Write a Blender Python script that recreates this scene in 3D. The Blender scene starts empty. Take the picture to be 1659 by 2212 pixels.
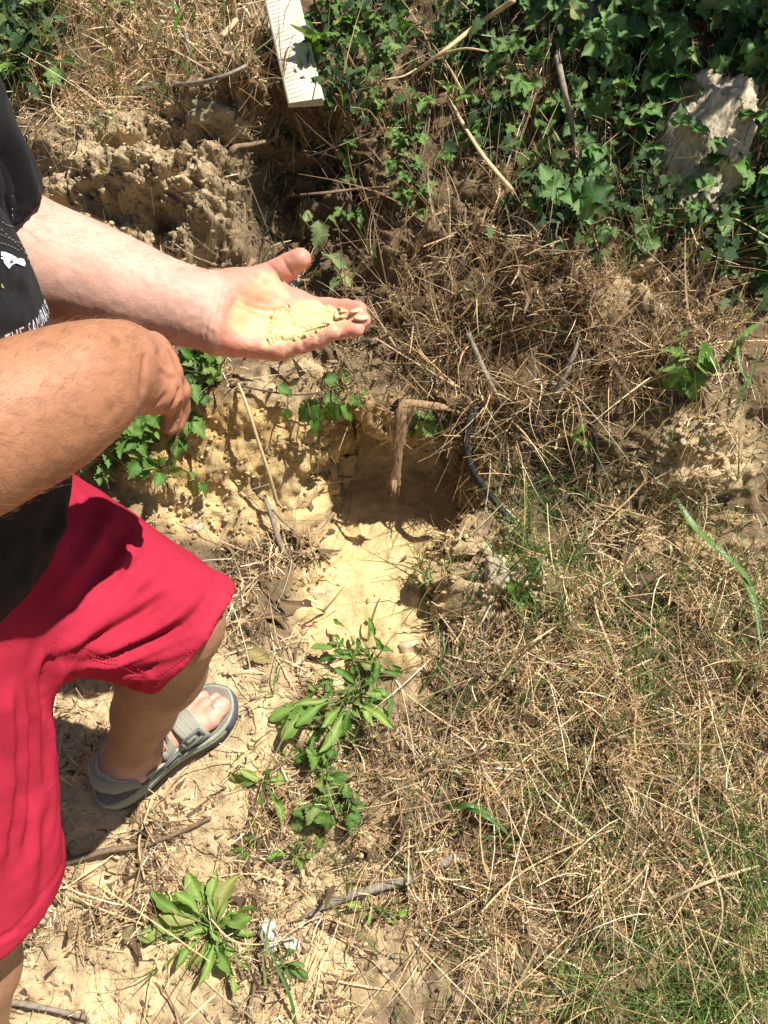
import bpy, math, random
import numpy as np
from mathutils import Vector, Matrix
from mathutils.bvhtree import BVHTree

random.seed(7)
RNG = np.random.default_rng(11)
C = bpy.context.scene.collection
sc = bpy.context.scene

# ------------------------------------------------------------------ camera, sky, sun, exposure
PITCH = math.radians(40.0)
CAMZ = 1.55
cam_d = bpy.data.cameras.new('camera')
cam = bpy.data.objects.new('camera', cam_d)
C.objects.link(cam)
cam.location = (0, 0, CAMZ)
cam.rotation_euler = (math.pi / 2 - PITCH, 0, 0)
cam_d.sensor_fit = 'VERTICAL'
cam_d.angle = 2 * math.atan(1106 / 1854)
cam_d.clip_start = 0.02
cam_d.clip_end = 500
sc.camera = cam

SUN_DIR = Vector((0.40, -0.11, 0.90)).normalized()      # towards the sun
world = bpy.data.worlds.new('World')
sc.world = world
world.use_nodes = True
wn = world.node_tree
sky = wn.nodes.new('ShaderNodeTexSky')
sky.sky_type = 'NISHITA'
sky.sun_disc = False
sky.sun_elevation = math.asin(SUN_DIR.z)
sky.sun_rotation = math.atan2(SUN_DIR.x, SUN_DIR.y)
bg = wn.nodes['Background']
bg.inputs['Strength'].default_value = 0.05
wn.links.new(sky.outputs[0], bg.inputs[0])
sun_d = bpy.data.lights.new('sun', 'SUN')
sun_d.energy = 5.0
sun_d.angle = math.radians(0.55)
sun_d.color = (1.0, 0.95, 0.87)
sun = bpy.data.objects.new('sun', sun_d)
sun.rotation_euler = SUN_DIR.to_track_quat('Z', 'Y').to_euler()
sun.location = (3, -1, 6)
C.objects.link(sun)
sc.view_settings.view_transform = 'Standard'
sc.view_settings.look = 'None'
sc.view_settings.gamma = 1.0
sc.view_settings.use_curve_mapping = False
sc.view_settings.exposure = 0.76
sc.cycles.max_bounces = 6
sc.cycles.diffuse_bounces = 4
sc.cycles.transparent_max_bounces = 8

# ------------------------------------------------------------------ view geometry of the standing viewer
FPX = 1854.0
CP, SP = math.cos(PITCH), math.sin(PITCH)

def W(u, v, d):
    """a point d metres in front of the viewer along the ray of photo pixel (u, v)"""
    x = (u - 829.5) / FPX * d
    up = (1106 - v) / FPX * d
    return np.array([x, d * CP + up * SP, CAMZ - d * SP + up * CP])

def project(P):
    P = np.asarray(P, float)
    y, z = P[..., 1], P[..., 2] - CAMZ
    d = y * CP - z * SP
    up = y * SP + z * CP
    dd = np.where(d > 0.05, d, 0.05)
    return 829.5 + P[..., 0] / dd * FPX, 1106 - up / dd * FPX, d

# ------------------------------------------------------------------ noise
def _hash(ix, iy, iz, seed):
    n = (ix * 374761393 + iy * 668265263 + iz * 1440662683 + seed * 974634777) & 0xFFFFFFFF
    n = ((n ^ (n >> 13)) * 1274126177) & 0xFFFFFFFF
    n = ((n ^ (n >> 16)) * 2246822519) & 0xFFFFFFFF
    return ((n ^ (n >> 15)) & 0xFFFFFF) / float(0xFFFFFF)

def vnoise(P, scale=1.0, seed=0):
    q = np.asarray(P, float) * scale
    i = np.floor(q).astype(np.int64)
    f = q - i
    f = f * f * f * (f * (f * 6 - 15) + 10)
    r = 0
    for dx in (0, 1):
        wx = f[..., 0] if dx else 1 - f[..., 0]
        for dy in (0, 1):
            wy = f[..., 1] if dy else 1 - f[..., 1]
            for dz in (0, 1):
                wz = f[..., 2] if dz else 1 - f[..., 2]
                r = r + wx * wy * wz * _hash(i[..., 0] + dx, i[..., 1] + dy, i[..., 2] + dz, seed)
    return r * 2 - 1

def fbm(P, scale, octaves=3, seed=0, gain=0.5):
    a, r = 1.0, 0
    for o in range(octaves):
        r = r + a * vnoise(P, scale * 2.03 ** o, seed + o * 17)
        a *= gain
    return r

def worley(P, scale, seed=0):
    """distance to the nearest feature point, in cells"""
    q = np.asarray(P, float) * scale
    i = np.floor(q).astype(np.int64)
    best = np.full(q.shape[:-1], 9.0)
    for dx in (-1, 0, 1):
        for dy in (-1, 0, 1):
            for dz in (-1, 0, 1):
                c = i + np.array([dx, dy, dz])
                o = np.stack([_hash(c[..., 0], c[..., 1], c[..., 2], seed + k * 31) for k in range(3)], -1)
                best = np.minimum(best, np.linalg.norm(c + o - q, axis=-1))
    return best

def sstep(a, b, x):
    t = np.clip((np.asarray(x, float) - a) / (b - a), 0, 1)
    return t * t * (3 - 2 * t)

# ------------------------------------------------------------------ mesh helpers
def make_mesh(name, V, F, col=None, smooth=True):
    V = np.asarray(V, np.float32)
    me = bpy.data.meshes.new(name)
    if isinstance(F, np.ndarray):
        n = F.shape[1]
        me.vertices.add(len(V))
        me.vertices.foreach_set('co', V.ravel())
        me.loops.add(F.size)
        me.loops.foreach_set('vertex_index', F.astype(np.int32).ravel())
        me.polygons.add(len(F))
        me.polygons.foreach_set('loop_start', np.arange(0, F.size, n, dtype=np.int32))
        me.update(calc_edges=True)
    else:
        me.from_pydata([tuple(map(float, p)) for p in V], [], F)
    me.validate()
    if smooth:
        me.polygons.foreach_set('use_smooth', np.ones(len(me.polygons), bool))
    if col is not None:
        at = me.attributes.new('col', 'FLOAT_COLOR', 'POINT')
        c = np.ones((len(V), 4), np.float32)
        c[:, :3] = col
        at.data.foreach_set('color', c.ravel())
    return me

def obj(name, me, mat=None, parent=None, kind=None):
    o = bpy.data.objects.new(name, me)
    C.objects.link(o)
    if mat is not None and me is not None and not me.materials:
        me.materials.append(mat)
    if parent is not None:
        o.parent = parent
        o.matrix_parent_inverse = Matrix.Translation(-world_loc(parent))
    if kind:
        o['kind'] = kind
    return o

_LOC = {}
def world_loc(o):
    return _LOC.get(o.name, Vector((0, 0, 0)))

def thing(name, label, cat, loc=(0, 0, 0), group=None):
    o = bpy.data.objects.new(name, None)
    C.objects.link(o)
    o.empty_display_size = 0.05
    o.location = loc
    _LOC[o.name] = Vector(loc)
    tag(o, label, cat, group)
    return o

def tag(o, label, cat, group=None):
    o['label'] = label
    o['category'] = cat
    if group:
        o['group'] = group
    return o

class MB:
    """collects tubes, lofts and boxes into one mesh"""
    def __init__(s):
        s.v, s.f, s.c = [], [], []
    def add(s, V, F, col=None):
        b = len(s.v)
        s.v.extend([tuple(map(float, p)) for p in V])
        s.f.extend([tuple(int(i) + b for i in f) for f in F])
        if col is not None:
            col = np.asarray(col, float)
            if col.ndim == 1:
                col = np.tile(col, (len(V), 1))
            s.c.extend([tuple(x) for x in col])
        return s
    def tube(s, pts, radii, n=6, flat=1.0, col=None, rough=0.0, seed=0, up=None):
        pts = np.asarray(pts, float)
        m = len(pts)
        radii = np.broadcast_to(np.asarray(radii, float), (m,))
        tan = np.gradient(pts, axis=0)
        tan /= np.linalg.norm(tan, axis=1)[:, None] + 1e-9
        ref = np.array([0.31, 0.17, 0.93]) if up is None else np.asarray(up, float)
        V = []
        for k in range(m):
            if abs(np.dot(tan[k], ref)) > 0.97:
                r0 = np.array([1.0, 0.2, 0])
            else:
                r0 = ref
            a = np.cross(tan[k], r0); a /= np.linalg.norm(a)
            b = np.cross(a, tan[k])
            for j in range(n):
                t = 2 * math.pi * j / n
                q = 1.0
                if rough:
                    q = 1 + rough * ((_hash(np.int64(j), np.int64(k // 6), np.int64(seed), 5) - .5) * 1.7 + (_hash(np.int64(j), np.int64(k), np.int64(seed), 6) - .5) * .5)
                V.append(pts[k] + radii[k] * q * (a * math.cos(t) + flat * b * math.sin(t)))
        F = []
        for k in range(m - 1):
            for j in range(n):
                j2 = (j + 1) % n
                F.append((k * n + j, k * n + j2, (k + 1) * n + j2, (k + 1) * n + j))
        F.append(tuple(range(n - 1, -1, -1)))
        F.append(tuple((m - 1) * n + j for j in range(n)))
        return s.add(V, F, col)
    def build(s, name, mat, parent=None, kind=None, smooth=True):
        me = make_mesh(name, s.v, s.f, np.array(s.c) if s.c else None, smooth)
        return obj(name, me, mat, parent, kind)

def spline(pts, n):
    """smooth curve through pts, n samples"""
    pts = np.asarray(pts, float)
    m = len(pts)
    ts = np.linspace(0, m - 1, n)
    out = []
    for t in ts:
        i = min(int(t), m - 2)
        f = t - i
        p0 = pts[max(i - 1, 0)]; p1 = pts[i]; p2 = pts[i + 1]; p3 = pts[min(i + 2, m - 1)]
        out.append(0.5 * ((2 * p1) + (-p0 + p2) * f + (2 * p0 - 5 * p1 + 4 * p2 - p3) * f * f + (-p0 + 3 * p1 - 3 * p2 + p3) * f ** 3))
    return np.array(out)

# ------------------------------------------------------------------ materials
def nodes(name):
    m = bpy.data.materials.new(name)
    m.use_nodes = True
    nt = m.node_tree
    b = nt.nodes['Principled BSDF']
    return m, nt, b

def N(nt, t, **kw):
    n = nt.nodes.new(t)
    for k, v in kw.items():
        setattr(n, k, v)
    return n

def noise_node(nt, scale, detail=4, rough=0.6, vec=None):
    n = N(nt, 'ShaderNodeTexNoise')
    n.inputs['Scale'].default_value = scale
    n.inputs['Detail'].default_value = detail
    n.inputs['Roughness'].default_value = rough
    if vec is not None:
        nt.links.new(vec, n.inputs['Vector'])
    return n

def objvec(nt):
    return N(nt, 'ShaderNodeTexCoord').outputs['Object']

def ramp(nt, src, stops):
    r = N(nt, 'ShaderNodeValToRGB')
    e = r.color_ramp.elements
    while len(e) < len(stops):
        e.new(0.5)
    for i, (p, c) in enumerate(stops):
        e[i].position = p
        e[i].color = (*c, 1)
    nt.links.new(src, r.inputs[0])
    return r

def mix(nt, mode, fac, a, b):
    m = N(nt, 'ShaderNodeMix', data_type='RGBA', blend_type=mode)
    for sock, v in ((m.inputs[0], fac), (m.inputs[6], a), (m.inputs[7], b)):
        if isinstance(v, (int, float)):
            sock.default_value = v
        elif isinstance(v, tuple):
            sock.default_value = (*v, 1)
        else:
            nt.links.new(v, sock)
    return m.outputs[2]

def bump(nt, b, src, strength=0.3, dist=0.002):
    n = N(nt, 'ShaderNodeBump')
    n.inputs['Strength'].default_value = strength
    n.inputs['Distance'].default_value = dist
    nt.links.new(src, n.inputs['Height'])
    nt.links.new(n.outputs[0], b.inputs['Normal'])
    return n

def mat_attr(name, rough=0.8, spec=0.2, trans=0.0, nscale=120, namp=0.35, bumpd=0.0, sss=0.0, objrand=0.0):
    """base colour from the 'col' attribute, broken up by noise"""
    m, nt, b = nodes(name)
    a = N(nt, 'ShaderNodeAttribute', attribute_name='col')
    n = noise_node(nt, nscale, 4, .65, objvec(nt))
    k = 1 - namp
    r = ramp(nt, n.outputs['Fac'], [(0.25, (k, k, k)), (0.75, (1 + namp * .55,) * 3)])
    c = mix(nt, 'MULTIPLY', 1.0, a.outputs['Color'], r.outputs[0])
    nt.links.new(c, b.inputs['Base Color'])
    b.inputs['Roughness'].default_value = rough
    b.inputs['Specular IOR Level'].default_value = spec
    if sss:
        b.inputs['Subsurface Weight'].default_value = sss
        b.inputs['Subsurface Radius'].default_value = (1.0, 0.35, 0.2)
        b.inputs['Subsurface Scale'].default_value = 0.004
    if bumpd:
        bump(nt, b, n.outputs['Fac'], 0.6, bumpd)
    if trans:
        t = N(nt, 'ShaderNodeBsdfTranslucent')
        nt.links.new(c, t.inputs['Color'])
        mx = N(nt, 'ShaderNodeMixShader')
        mx.inputs[0].default_value = trans
        nt.links.new(b.outputs[0], mx.inputs[1])
        nt.links.new(t.outputs[0], mx.inputs[2])
        nt.links.new(mx.outputs[0], nt.nodes['Material Output'].inputs['Surface'])
    return m

def mat_plain(name, c1, c2=None, scale=60, rough=0.7, spec=0.3, bumpd=0.0, detail=5, stretch=None):
    m, nt, b = nodes(name)
    v = objvec(nt)
    if stretch:
        mp = N(nt, 'ShaderNodeMapping')
        mp.inputs['Scale'].default_value = stretch
        nt.links.new(v, mp.inputs[0]); v = mp.outputs[0]
    n = noise_node(nt, scale, detail, .65, v)
    c2 = c2 or tuple(x * .7 for x in c1)
    r = ramp(nt, n.outputs['Fac'], [(0.3, c2), (0.7, c1)])
    nt.links.new(r.outputs[0], b.inputs['Base Color'])
    b.inputs['Roughness'].default_value = rough
    b.inputs['Specular IOR Level'].default_value = spec
    if bumpd:
        bump(nt, b, n.outputs['Fac'], 0.7, bumpd)
    return m

def mat_leaf(name, dark, light, rough=0.38, trans=0.28):
    m, nt, b = nodes(name)
    oi = N(nt, 'ShaderNodeObjectInfo')
    r = ramp(nt, oi.outputs['Random'], [(0.0, dark), (.86, light), (.94, tuple(.5 * p + .5 * q for p, q in zip(light, (.24, .25, .12)))), (1.0, tuple(.35 * p + .65 * q for p, q in zip(light, (.34, .27, .08))))])
    a = N(nt, 'ShaderNodeAttribute', attribute_name='col')
    c = mix(nt, 'MULTIPLY', 1.0, r.outputs[0], a.outputs['Color'])
    n = noise_node(nt, 90, 3, .6, objvec(nt))
    rr = ramp(nt, n.outputs['Fac'], [(0.3, (.72, .75, .7)), (0.7, (1.15, 1.12, 1.0))])
    c = mix(nt, 'MULTIPLY', 1.0, c, rr.outputs[0])
    nt.links.new(c, b.inputs['Base Color'])
    b.inputs['Roughness'].default_value = rough
    b.inputs['Specular IOR Level'].default_value = 0.5
    bump(nt, b, n.outputs['Fac'], 0.5, .0015)
    t = N(nt, 'ShaderNodeBsdfTranslucent')
    tc = mix(nt, 'MULTIPLY', 1.0, c, (1.3, 1.5, .5))
    nt.links.new(tc, t.inputs['Color'])
    mx = N(nt, 'ShaderNodeMixShader')
    mx.inputs[0].default_value = trans
    nt.links.new(b.outputs[0], mx.inputs[1])
    nt.links.new(t.outputs[0], mx.inputs[2])
    nt.links.new(mx.outputs[0], nt.nodes['Material Output'].inputs['Surface'])
    return m

# ------------------------------------------------------------------ the earth bank: one sheet from behind the viewer, up the bank, to the far plateau
REG = np.array([(-40, -.3), (-4, -.05), (-1, 0), (0, .01), (.25, .03), (.42, .08), (.6, .2), (.76, .30), (.9, .385), (1.02, .45),
                (1.12, .50), (1.19, .575), (1.24, .67), (1.265, .745), (1.5, .95), (1.7, 1.17), (1.9, 1.36), (2.2, 1.56), (3, 1.75), (8, 1.9), (40, 2.5)])
HOL = REG.copy()
HOL[8] = (.92, .38); HOL[9] = (1.05, .42); HOL[10] = (1.23, .45); HOL[11] = (1.39, .49); HOL[12] = (1.41, .65); HOL[13] = (1.26, .74)
S_CTRL = np.concatenate([[0], np.cumsum(np.linalg.norm(np.diff(REG, axis=0), axis=1))])
S0 = S_CTRL[3]
S_near0, S_near1 = S0 + .05, S_CTRL[17]
def spread(a, b, n):
    return np.linspace(a, b, n)
near_s = np.arange(S_near0, S_near1, .0046)
s_lo = S_near0 - np.geomspace(.008, S_near0, 40)
s_hi = S_near1 + np.geomspace(.008, S_CTRL[-1] - S_near1, 40)
SS = np.concatenate([s_lo[::-1], near_s, s_hi])
near_x = np.arange(-1.2, 1.2, .0046)
x_hi = 1.2 + np.geomspace(.006, 38, 40)
XX = np.concatenate([-x_hi[::-1], near_x, x_hi])

def resample(ctrl, s):
    fine = np.arange(S_near0 - 1.5, S_near1 + 1.5, .004)
    k = np.exp(-0.5 * (np.arange(-20, 21) * .004 / .013) ** 2); k /= k.sum()
    out = []
    for c in range(2):
        raw = np.interp(s, S_CTRL, ctrl[:, c])
        f = np.interp(fine, S_CTRL, ctrl[:, c])
        g = np.convolve(np.pad(f, 20, mode='edge'), k, 'valid')
        sm = np.interp(s, fine, g)
        w = sstep(S_near0 - 1.4, S_near0 - 1.0, s) * (1 - sstep(S_near1 + 1.0, S_near1 + 1.4, s))
        out.append(raw * (1 - w) + sm * w)
    return np.stack(out, -1)

Pr, Ph = resample(REG, SS), resample(HOL, SS)
X, S = np.meshgrid(XX, SS, indexing='xy')          # rows along the profile, columns across
nr, nc = X.shape
P3 = np.stack([X, np.zeros_like(X), S - S0], -1)
wob = fbm(P3, 10, 4, 3, .6) * .026
# dug-out hole: left edge slopes gently, right edge is a steep cut
ctr_l = np.interp(SS, [S_CTRL[8], S_CTRL[9], S_CTRL[11], S_CTRL[12], S_CTRL[13]], [-.10, -.165, -.125, -.085, -.05])[:, None]
ctr_r = np.interp(SS, [S_CTRL[8], S_CTRL[9], S_CTRL[11], S_CTRL[12], S_CTRL[13]], [.090, .145, .160, .16, .13])[:, None]
wH = sstep(-.05, .05, X - ctr_l + wob) * (1 - sstep(-.014, .022, X - ctr_r + wob))
wH *= 1 - sstep(-.02, .02, S - S_CTRL[12] - .035 - fbm(P3 * np.array([1, 1, 0]), 14, 3, 8) * .045)
wH *= sstep(S_CTRL[7] + .05, S_CTRL[8], S) * (1 - sstep(S_CTRL[13] + .005, S_CTRL[13] + .04, S))
B = Pr[:, None, :] * (1 - wH[..., None]) + Ph[:, None, :] * wH[..., None]
G = np.stack([X, B[..., 0], B[..., 1]], -1)

def grid_normals(G):
    dx = np.gradient(G, axis=1); ds = np.gradient(G, axis=0)
    n = np.cross(dx, ds)
    return n / (np.linalg.norm(n, axis=-1, keepdims=True) + 1e-12)

def blob(U, V, cu, cv, ru, rv, soft=.45, rot=0):
    c, s = math.cos(math.radians(rot)), math.sin(math.radians(rot))
    a = ((U - cu) * c + (V - cv) * s) / ru
    b = (-(U - cu) * s + (V - cv) * c) / rv
    return 1 - sstep(1 - soft, 1 + soft, np.sqrt(a * a + b * b))

Nn = grid_normals(G)
U, V_, Dp = project(G)
near = (np.abs(X) < 1.3) & (S > S_near0 - .05) & (S < S_near1 + .05)
nearf = near.astype(float)
clod = np.maximum(blob(U, V_, 330, 460, 215, 190, .35), blob(U, V_, 450, 270, 110, 60, .4)) * nearf
clod = np.maximum(clod, .8 * blob(U, V_, 300, 340, 200, 90, .4) * nearf)
bareR = blob(U, V_, 1085, 1250, 115, 110, .45) * nearf
bumpR = np.maximum(blob(U, V_, 1500, 980, 130, 100, .5), blob(U, V_, 1250, 640, 190, 120, .6) * .6) * nearf
wall = blob(U, V_, 560, 980, 210, 130, .4) * nearf
smooth_sand = np.clip(np.maximum.reduce([wH * 1.0, blob(U, V_, 812, 1245, 150, 145, .3) * nearf, .95 * blob(U, V_, 655, 1075, 115, 80, .5) * nearf]), 0, 1)

G0 = G + Nn * 0
disp = fbm(G0, 3.5, 2, 40) * .022 * sstep(0.2, .6, np.minimum(1, Dp)) 
disp = disp + nearf * (fbm(G0, 16, 3, 50) * .011 * (1 - .75 * smooth_sand) + fbm(G0, 70, 2, 60) * .0032 * (1 - .7 * smooth_sand))
ii = np.where(near)
cell = np.ones_like(X)
cell[ii] = worley(G0[ii], 22, 5)
cell2 = np.ones_like(X)
cell2[ii] = worley(G0[ii], 75, 9)
def billow(P, scale, octaves, seed, gain=.5):
    """rounded clods with sharp cracks between them"""
    r, a, t = 0, 1.0, 0
    for o in range(octaves):
        r = r + a * np.abs(vnoise(P, scale * 2.1 ** o, seed + o * 13)) * 2.2; t += a; a *= gain
    return r / t
lump = np.zeros_like(X); lump2 = np.zeros_like(X)
warp = np.stack([vnoise(G0[ii], 18, 601), vnoise(G0[ii], 18, 602), vnoise(G0[ii], 18, 603)], -1) * .02
lump[ii] = billow(G0[ii] + warp, 13, 4, 610, .62)
lump2[ii] = .6 * billow(G0[ii] + warp, 48, 2, 620, .7) + .4 * (1 - np.clip(cell2[ii], 0, 1))
disp = disp + clod * (.055 + (lump - .5) * .085 + (lump2 - .5) * .020 + fbm(G0, 7, 2, 70) * .030)
disp = disp + bareR * (.03 + (lump - .5) * .045 + (lump2 - .5) * .014)
disp = disp + bumpR * (.035 + (lump - .5) * .02)
disp = disp + wall * ((lump - .5) * .012 + (lump2 - .5) * .002 + fbm(G0 * np.array([1, 1, .3]), 40, 3, 77, .6) * .009)
disp = disp + nearf * (1 - smooth_sand) * (1 - clod) * (1 - .8 * wall) * (lump2 - .5) * .006
disp = disp + nearf * smooth_sand * (fbm(G0, 28, 3, 90) * .004 + (lump2 - .5) * .0022)
# recess under the vegetation in the middle of the bank, and pits between the clods
disp = disp + (.045 + .05 * (lump - .5)) * blob(U, V_, 650, 232, 190, 42, .5) * nearf + .05 * blob(U, V_, 1100, 420, 260, 300, .5) * nearf + (lump - .5) * .035 * blob(U, V_, 1300, 1700, 560, 620, .5) * nearf + (lump - .5) * .05 * blob(U, V_, 1130, 680, 380, 260, .5) * nearf
disp = disp - (.035 + .055 * lump) * blob(U, V_, 680, 480, 140, 200, .35) * nearf * (1 - wH) + blob(U, V_, 690, 520, 170, 250, .4) * nearf * (1 - wH) * ((lump - .5) * .05 + fbm(G0, 9, 3, 88) * .02)
disp = disp - .03 * blob(U, V_, 610, 480, 70, 140, .35) * nearf - .075 * blob(U, V_, 520, 185, 130, 42, .4) * nearf
for (a, b, r) in ((375, 500, 26), (470, 560, 22), (260, 350, 20), (455, 590, 18), (160, 480, 24), (380, 330, 18)):
    disp = disp - .05 * blob(U, V_, a, b, r * 1.3, r, .7) * nearf
# broken, rooty earth under the plastic strip
disp = disp + blob(U, V_, 655, 300, 160, 150, .5) * nearf * ((lump - .5) * .075 + (lump2 - .5) * .022 + fbm(G0, 24, 3, 97) * .012)
# crumbling edge of the dug hollow, spade-cut nicks in its back wall and floor litter
rim = np.clip(4 * wH * (1 - wH), 0, 1) ** 3
disp = disp + rim * ((lump - .5) * .014 + (lump2 - .5) * .005)
backw = wH * sstep(S_CTRL[11] - .02, S_CTRL[11] + .03, S)
disp = disp + backw * (fbm(G0 * np.array([1, 1, .3]), 26, 3, 93) * .012 + (lump - .5) * .014)
# the man's weight has pressed the slope flat under his feet
foot_flat = np.maximum(blob(U, V_, 360, 1630, 190, 90, .4, -38) * nearf, blob(U, V_, 20, 2330, 240, 140, .4) * nearf)
disp = disp * (1 - foot_flat * .92)
G = G0 + Nn * disp[..., None]
Nn = grid_normals(G)
U, V_, Dp = project(G)

# soil colours (mostly where the earth itself changes: yellow sand, grey-brown topsoil, dark humus)
SANDY = np.array([.67, .49, .245]); OCHRE = np.array([.60, .395, .155]); TAN = np.array([.60, .45, .26])
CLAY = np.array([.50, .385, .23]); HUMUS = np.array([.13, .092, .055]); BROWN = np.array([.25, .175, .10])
sandm = np.clip(np.maximum.reduce([wH * sstep(1500, 1380, V_) * sstep(850, 900, V_), blob(U, V_, 810, 1240, 165, 155, .3), blob(U, V_, 540, 1020, 250, 130, .4), .8 * blob(U, V_, 480, 1110, 170, 60, .5), blob(U, V_, 880, 1000, 150, 150, .3)]), 0, 1) * nearf
ochm = np.clip(np.maximum.reduce([blob(U, V_, 480, 960, 200, 95, .5), blob(U, V_, 1060, 950, 60, 110, .5), blob(U, V_, 760, 900, 90, 80, .6), blob(U, V_, 1490, 1160, 70, 60, .6)]), 0, 1) * nearf
tanm = np.clip(np.maximum.reduce([sstep(1250, 1500, V_) * sstep(1000, 700, U) * .95, bumpR, bareR * .8, blob(U, V_, 1500, 1170, 150, 60, .5), blob(U, V_, 640, 830, 110, 60, .5) * .8,
                                  sstep(1700, 2000, V_) * .5]), 0, 1) * nearf
n1 = fbm(G, 14, 3, 120); n2 = fbm(G, 55, 2, 130)
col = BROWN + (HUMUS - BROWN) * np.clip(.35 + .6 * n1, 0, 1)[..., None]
def lay(col, c, m):
    m = np.clip(m, 0, 1)[..., None]
    return col * (1 - m) + c * m
col = lay(col, CLAY, np.clip(clod * (1 + .3 * n2), 0, 1))
col = lay(col, TAN, np.clip(tanm * 1.5 + n1 * .5 - .25 + n2 * .2, 0, 1) * (tanm > .02))
col = lay(col, SANDY, np.clip(sandm * 1.6 + n1 * .3 - .2, 0, 1))
col = lay(col, OCHRE, np.clip(ochm * 1.3 + n1 * .6 - .35, 0, 1) * .8)
col = col * (1 + .18 * n2 + .12 * n1)[..., None]
litter_and_shade = np.clip(np.maximum.reduce([blob(U, V_, 1370, 1700, 480, 600, .5), .9 * blob(U, V_, 1150, 780, 330, 300, .4), blob(U, V_, 1350, 260, 420, 320, .5), .75 * blob(U, V_, 680, 500, 170, 260, .45), .9 * blob(U, V_, 520, 180, 150, 60, .5), .6 * blob(U, V_, 260, 100, 330, 130, .5), .5 * blob(U, V_, 610, 1290, 110, 170, .5)]), 0, 1) * nearf  # dark litter soil, plus painted shade in the middle recess and below the strip
litter_and_shade = litter_and_shade * (1 - .9 * bareR) * (1 - .8 * bumpR) * (1 - smooth_sand)
col = lay(col, np.array([.115, .080, .046]), litter_and_shade * np.clip(.75 + .5 * n1, 0, .92))
far = 1 - nearf
col = lay(col, np.array([.22, .17, .09]), far)
idx = np.arange(nr * nc).reshape(nr, nc)
Q = np.stack([idx[:-1, :-1], idx[:-1, 1:], idx[1:, 1:], idx[1:, :-1]], -1).reshape(-1, 4)
M_soil = mat_attr('dry_soil', rough=.95, spec=.1, nscale=260, namp=.30, bumpd=.0025)
_nt = M_soil.node_tree; _b = _nt.nodes['Principled BSDF']
_n2 = noise_node(_nt, 75, 8, .75, objvec(_nt))
_bp = N(_nt, 'ShaderNodeBump'); _bp.inputs['Strength'].default_value = .8; _bp.inputs['Distance'].default_value = .006
_nt.links.new(_n2.outputs['Fac'], _bp.inputs['Height'])
_nt.links.new(_bp.outputs[0], [n for n in _nt.nodes if n.type == 'BUMP' and n != _bp][0].inputs['Normal'])
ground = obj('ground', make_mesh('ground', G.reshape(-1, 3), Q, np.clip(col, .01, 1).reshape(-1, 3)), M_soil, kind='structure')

rows = np.where((SS >= S_near0 - .3) & (SS <= S_near1 + .3))[0]
cols_ = np.where(np.abs(XX) < 1.6)[0]
sub = G[rows[0]:rows[-1] + 1:2, cols_[0]:cols_[-1] + 1:2]
sr, scn = sub.shape[:2]
sidx = np.arange(sr * scn).reshape(sr, scn)
SQ = np.stack([sidx[:-1, :-1], sidx[:-1, 1:], sidx[1:, 1:], sidx[1:, :-1]], -1).reshape(-1, 4)
TREE = BVHTree.FromPolygons(sub.reshape(-1, 3).tolist(), SQ.tolist())
_rg = np.stack([np.stack([np.full(len(SS), x_), Pr[:, 0], Pr[:, 1]], -1) for x_ in (-2.5, 2.5)], 1).reshape(-1, 3)
TREE_REG = BVHTree.FromPolygons(_rg.tolist(), [(2 * k, 2 * k + 1, 2 * k + 3, 2 * k + 2) for k in range(len(SS) - 1)])
CAMV = Vector((0, 0, CAMZ))
def hit(u, v, off=0.0):
    """the spot on the earth bank that shows at photo pixel (u, v), raised by off"""
    d = Vector(W(u, v, 1.0)) - CAMV
    p, n, _, _ = TREE.ray_cast(CAMV, d.normalized())
    if p is None:
        q = W(u, v, 1.55)
        return q, np.array([0, -.7, .7])
    n = np.array(n)
    dn = np.array(d.normalized())
    return np.array(p) - dn * (off / max(.35, -(dn @ n))), n
def hit_slope(u, v, off=0.0):
    """the same, over the slope as it was before the hollow was dug"""
    d = (Vector(W(u, v, 1.0)) - CAMV).normalized()
    p, n, _, _ = TREE_REG.ray_cast(CAMV, d)
    return np.array(p) - np.array(d) * off, np.array(n)
def drop(p):
    """ground straight below or above a point"""
    q, n, _, _ = TREE.find_nearest(Vector(p))
    return np.array(q), np.array(n)

# ------------------------------------------------------------------ smooth bodies: distance fields meshed with surface nets
def rc(P, a, b, ra, rb):
    a = np.asarray(a, np.float32); ba = np.asarray(b, np.float32) - a
    pa = P - a
    h = np.clip(pa @ ba / max(float(ba @ ba), 1e-9), 0, 1)
    return np.linalg.norm(pa - h[:, None] * ba, axis=1) - (ra + (rb - ra) * h)

def ell(P, c, r, R=None):
    q = P - np.asarray(c, np.float32)
    if R is not None:
        q = q @ np.asarray(R, np.float32)
    r = np.asarray(r, np.float32)
    k0 = np.linalg.norm(q / r, axis=1); k1 = np.linalg.norm(q / (r * r), axis=1) + 1e-9
    return k0 * (k0 - 1) / k1

def smin(a, b, k):
    h = np.clip(.5 + .5 * (b - a) / k, 0, 1)
    return b + (a - b) * h - k * h * (1 - h)
def smax(a, b, k):
    return -smin(-a, -b, k)

def chain(P, pts, rad, k=.012):
    d = None
    for i in range(len(pts) - 1):
        e = rc(P, pts[i], pts[i + 1], rad[i], rad[i + 1])
        d = e if d is None else smin(d, e, k)
    return d

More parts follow.
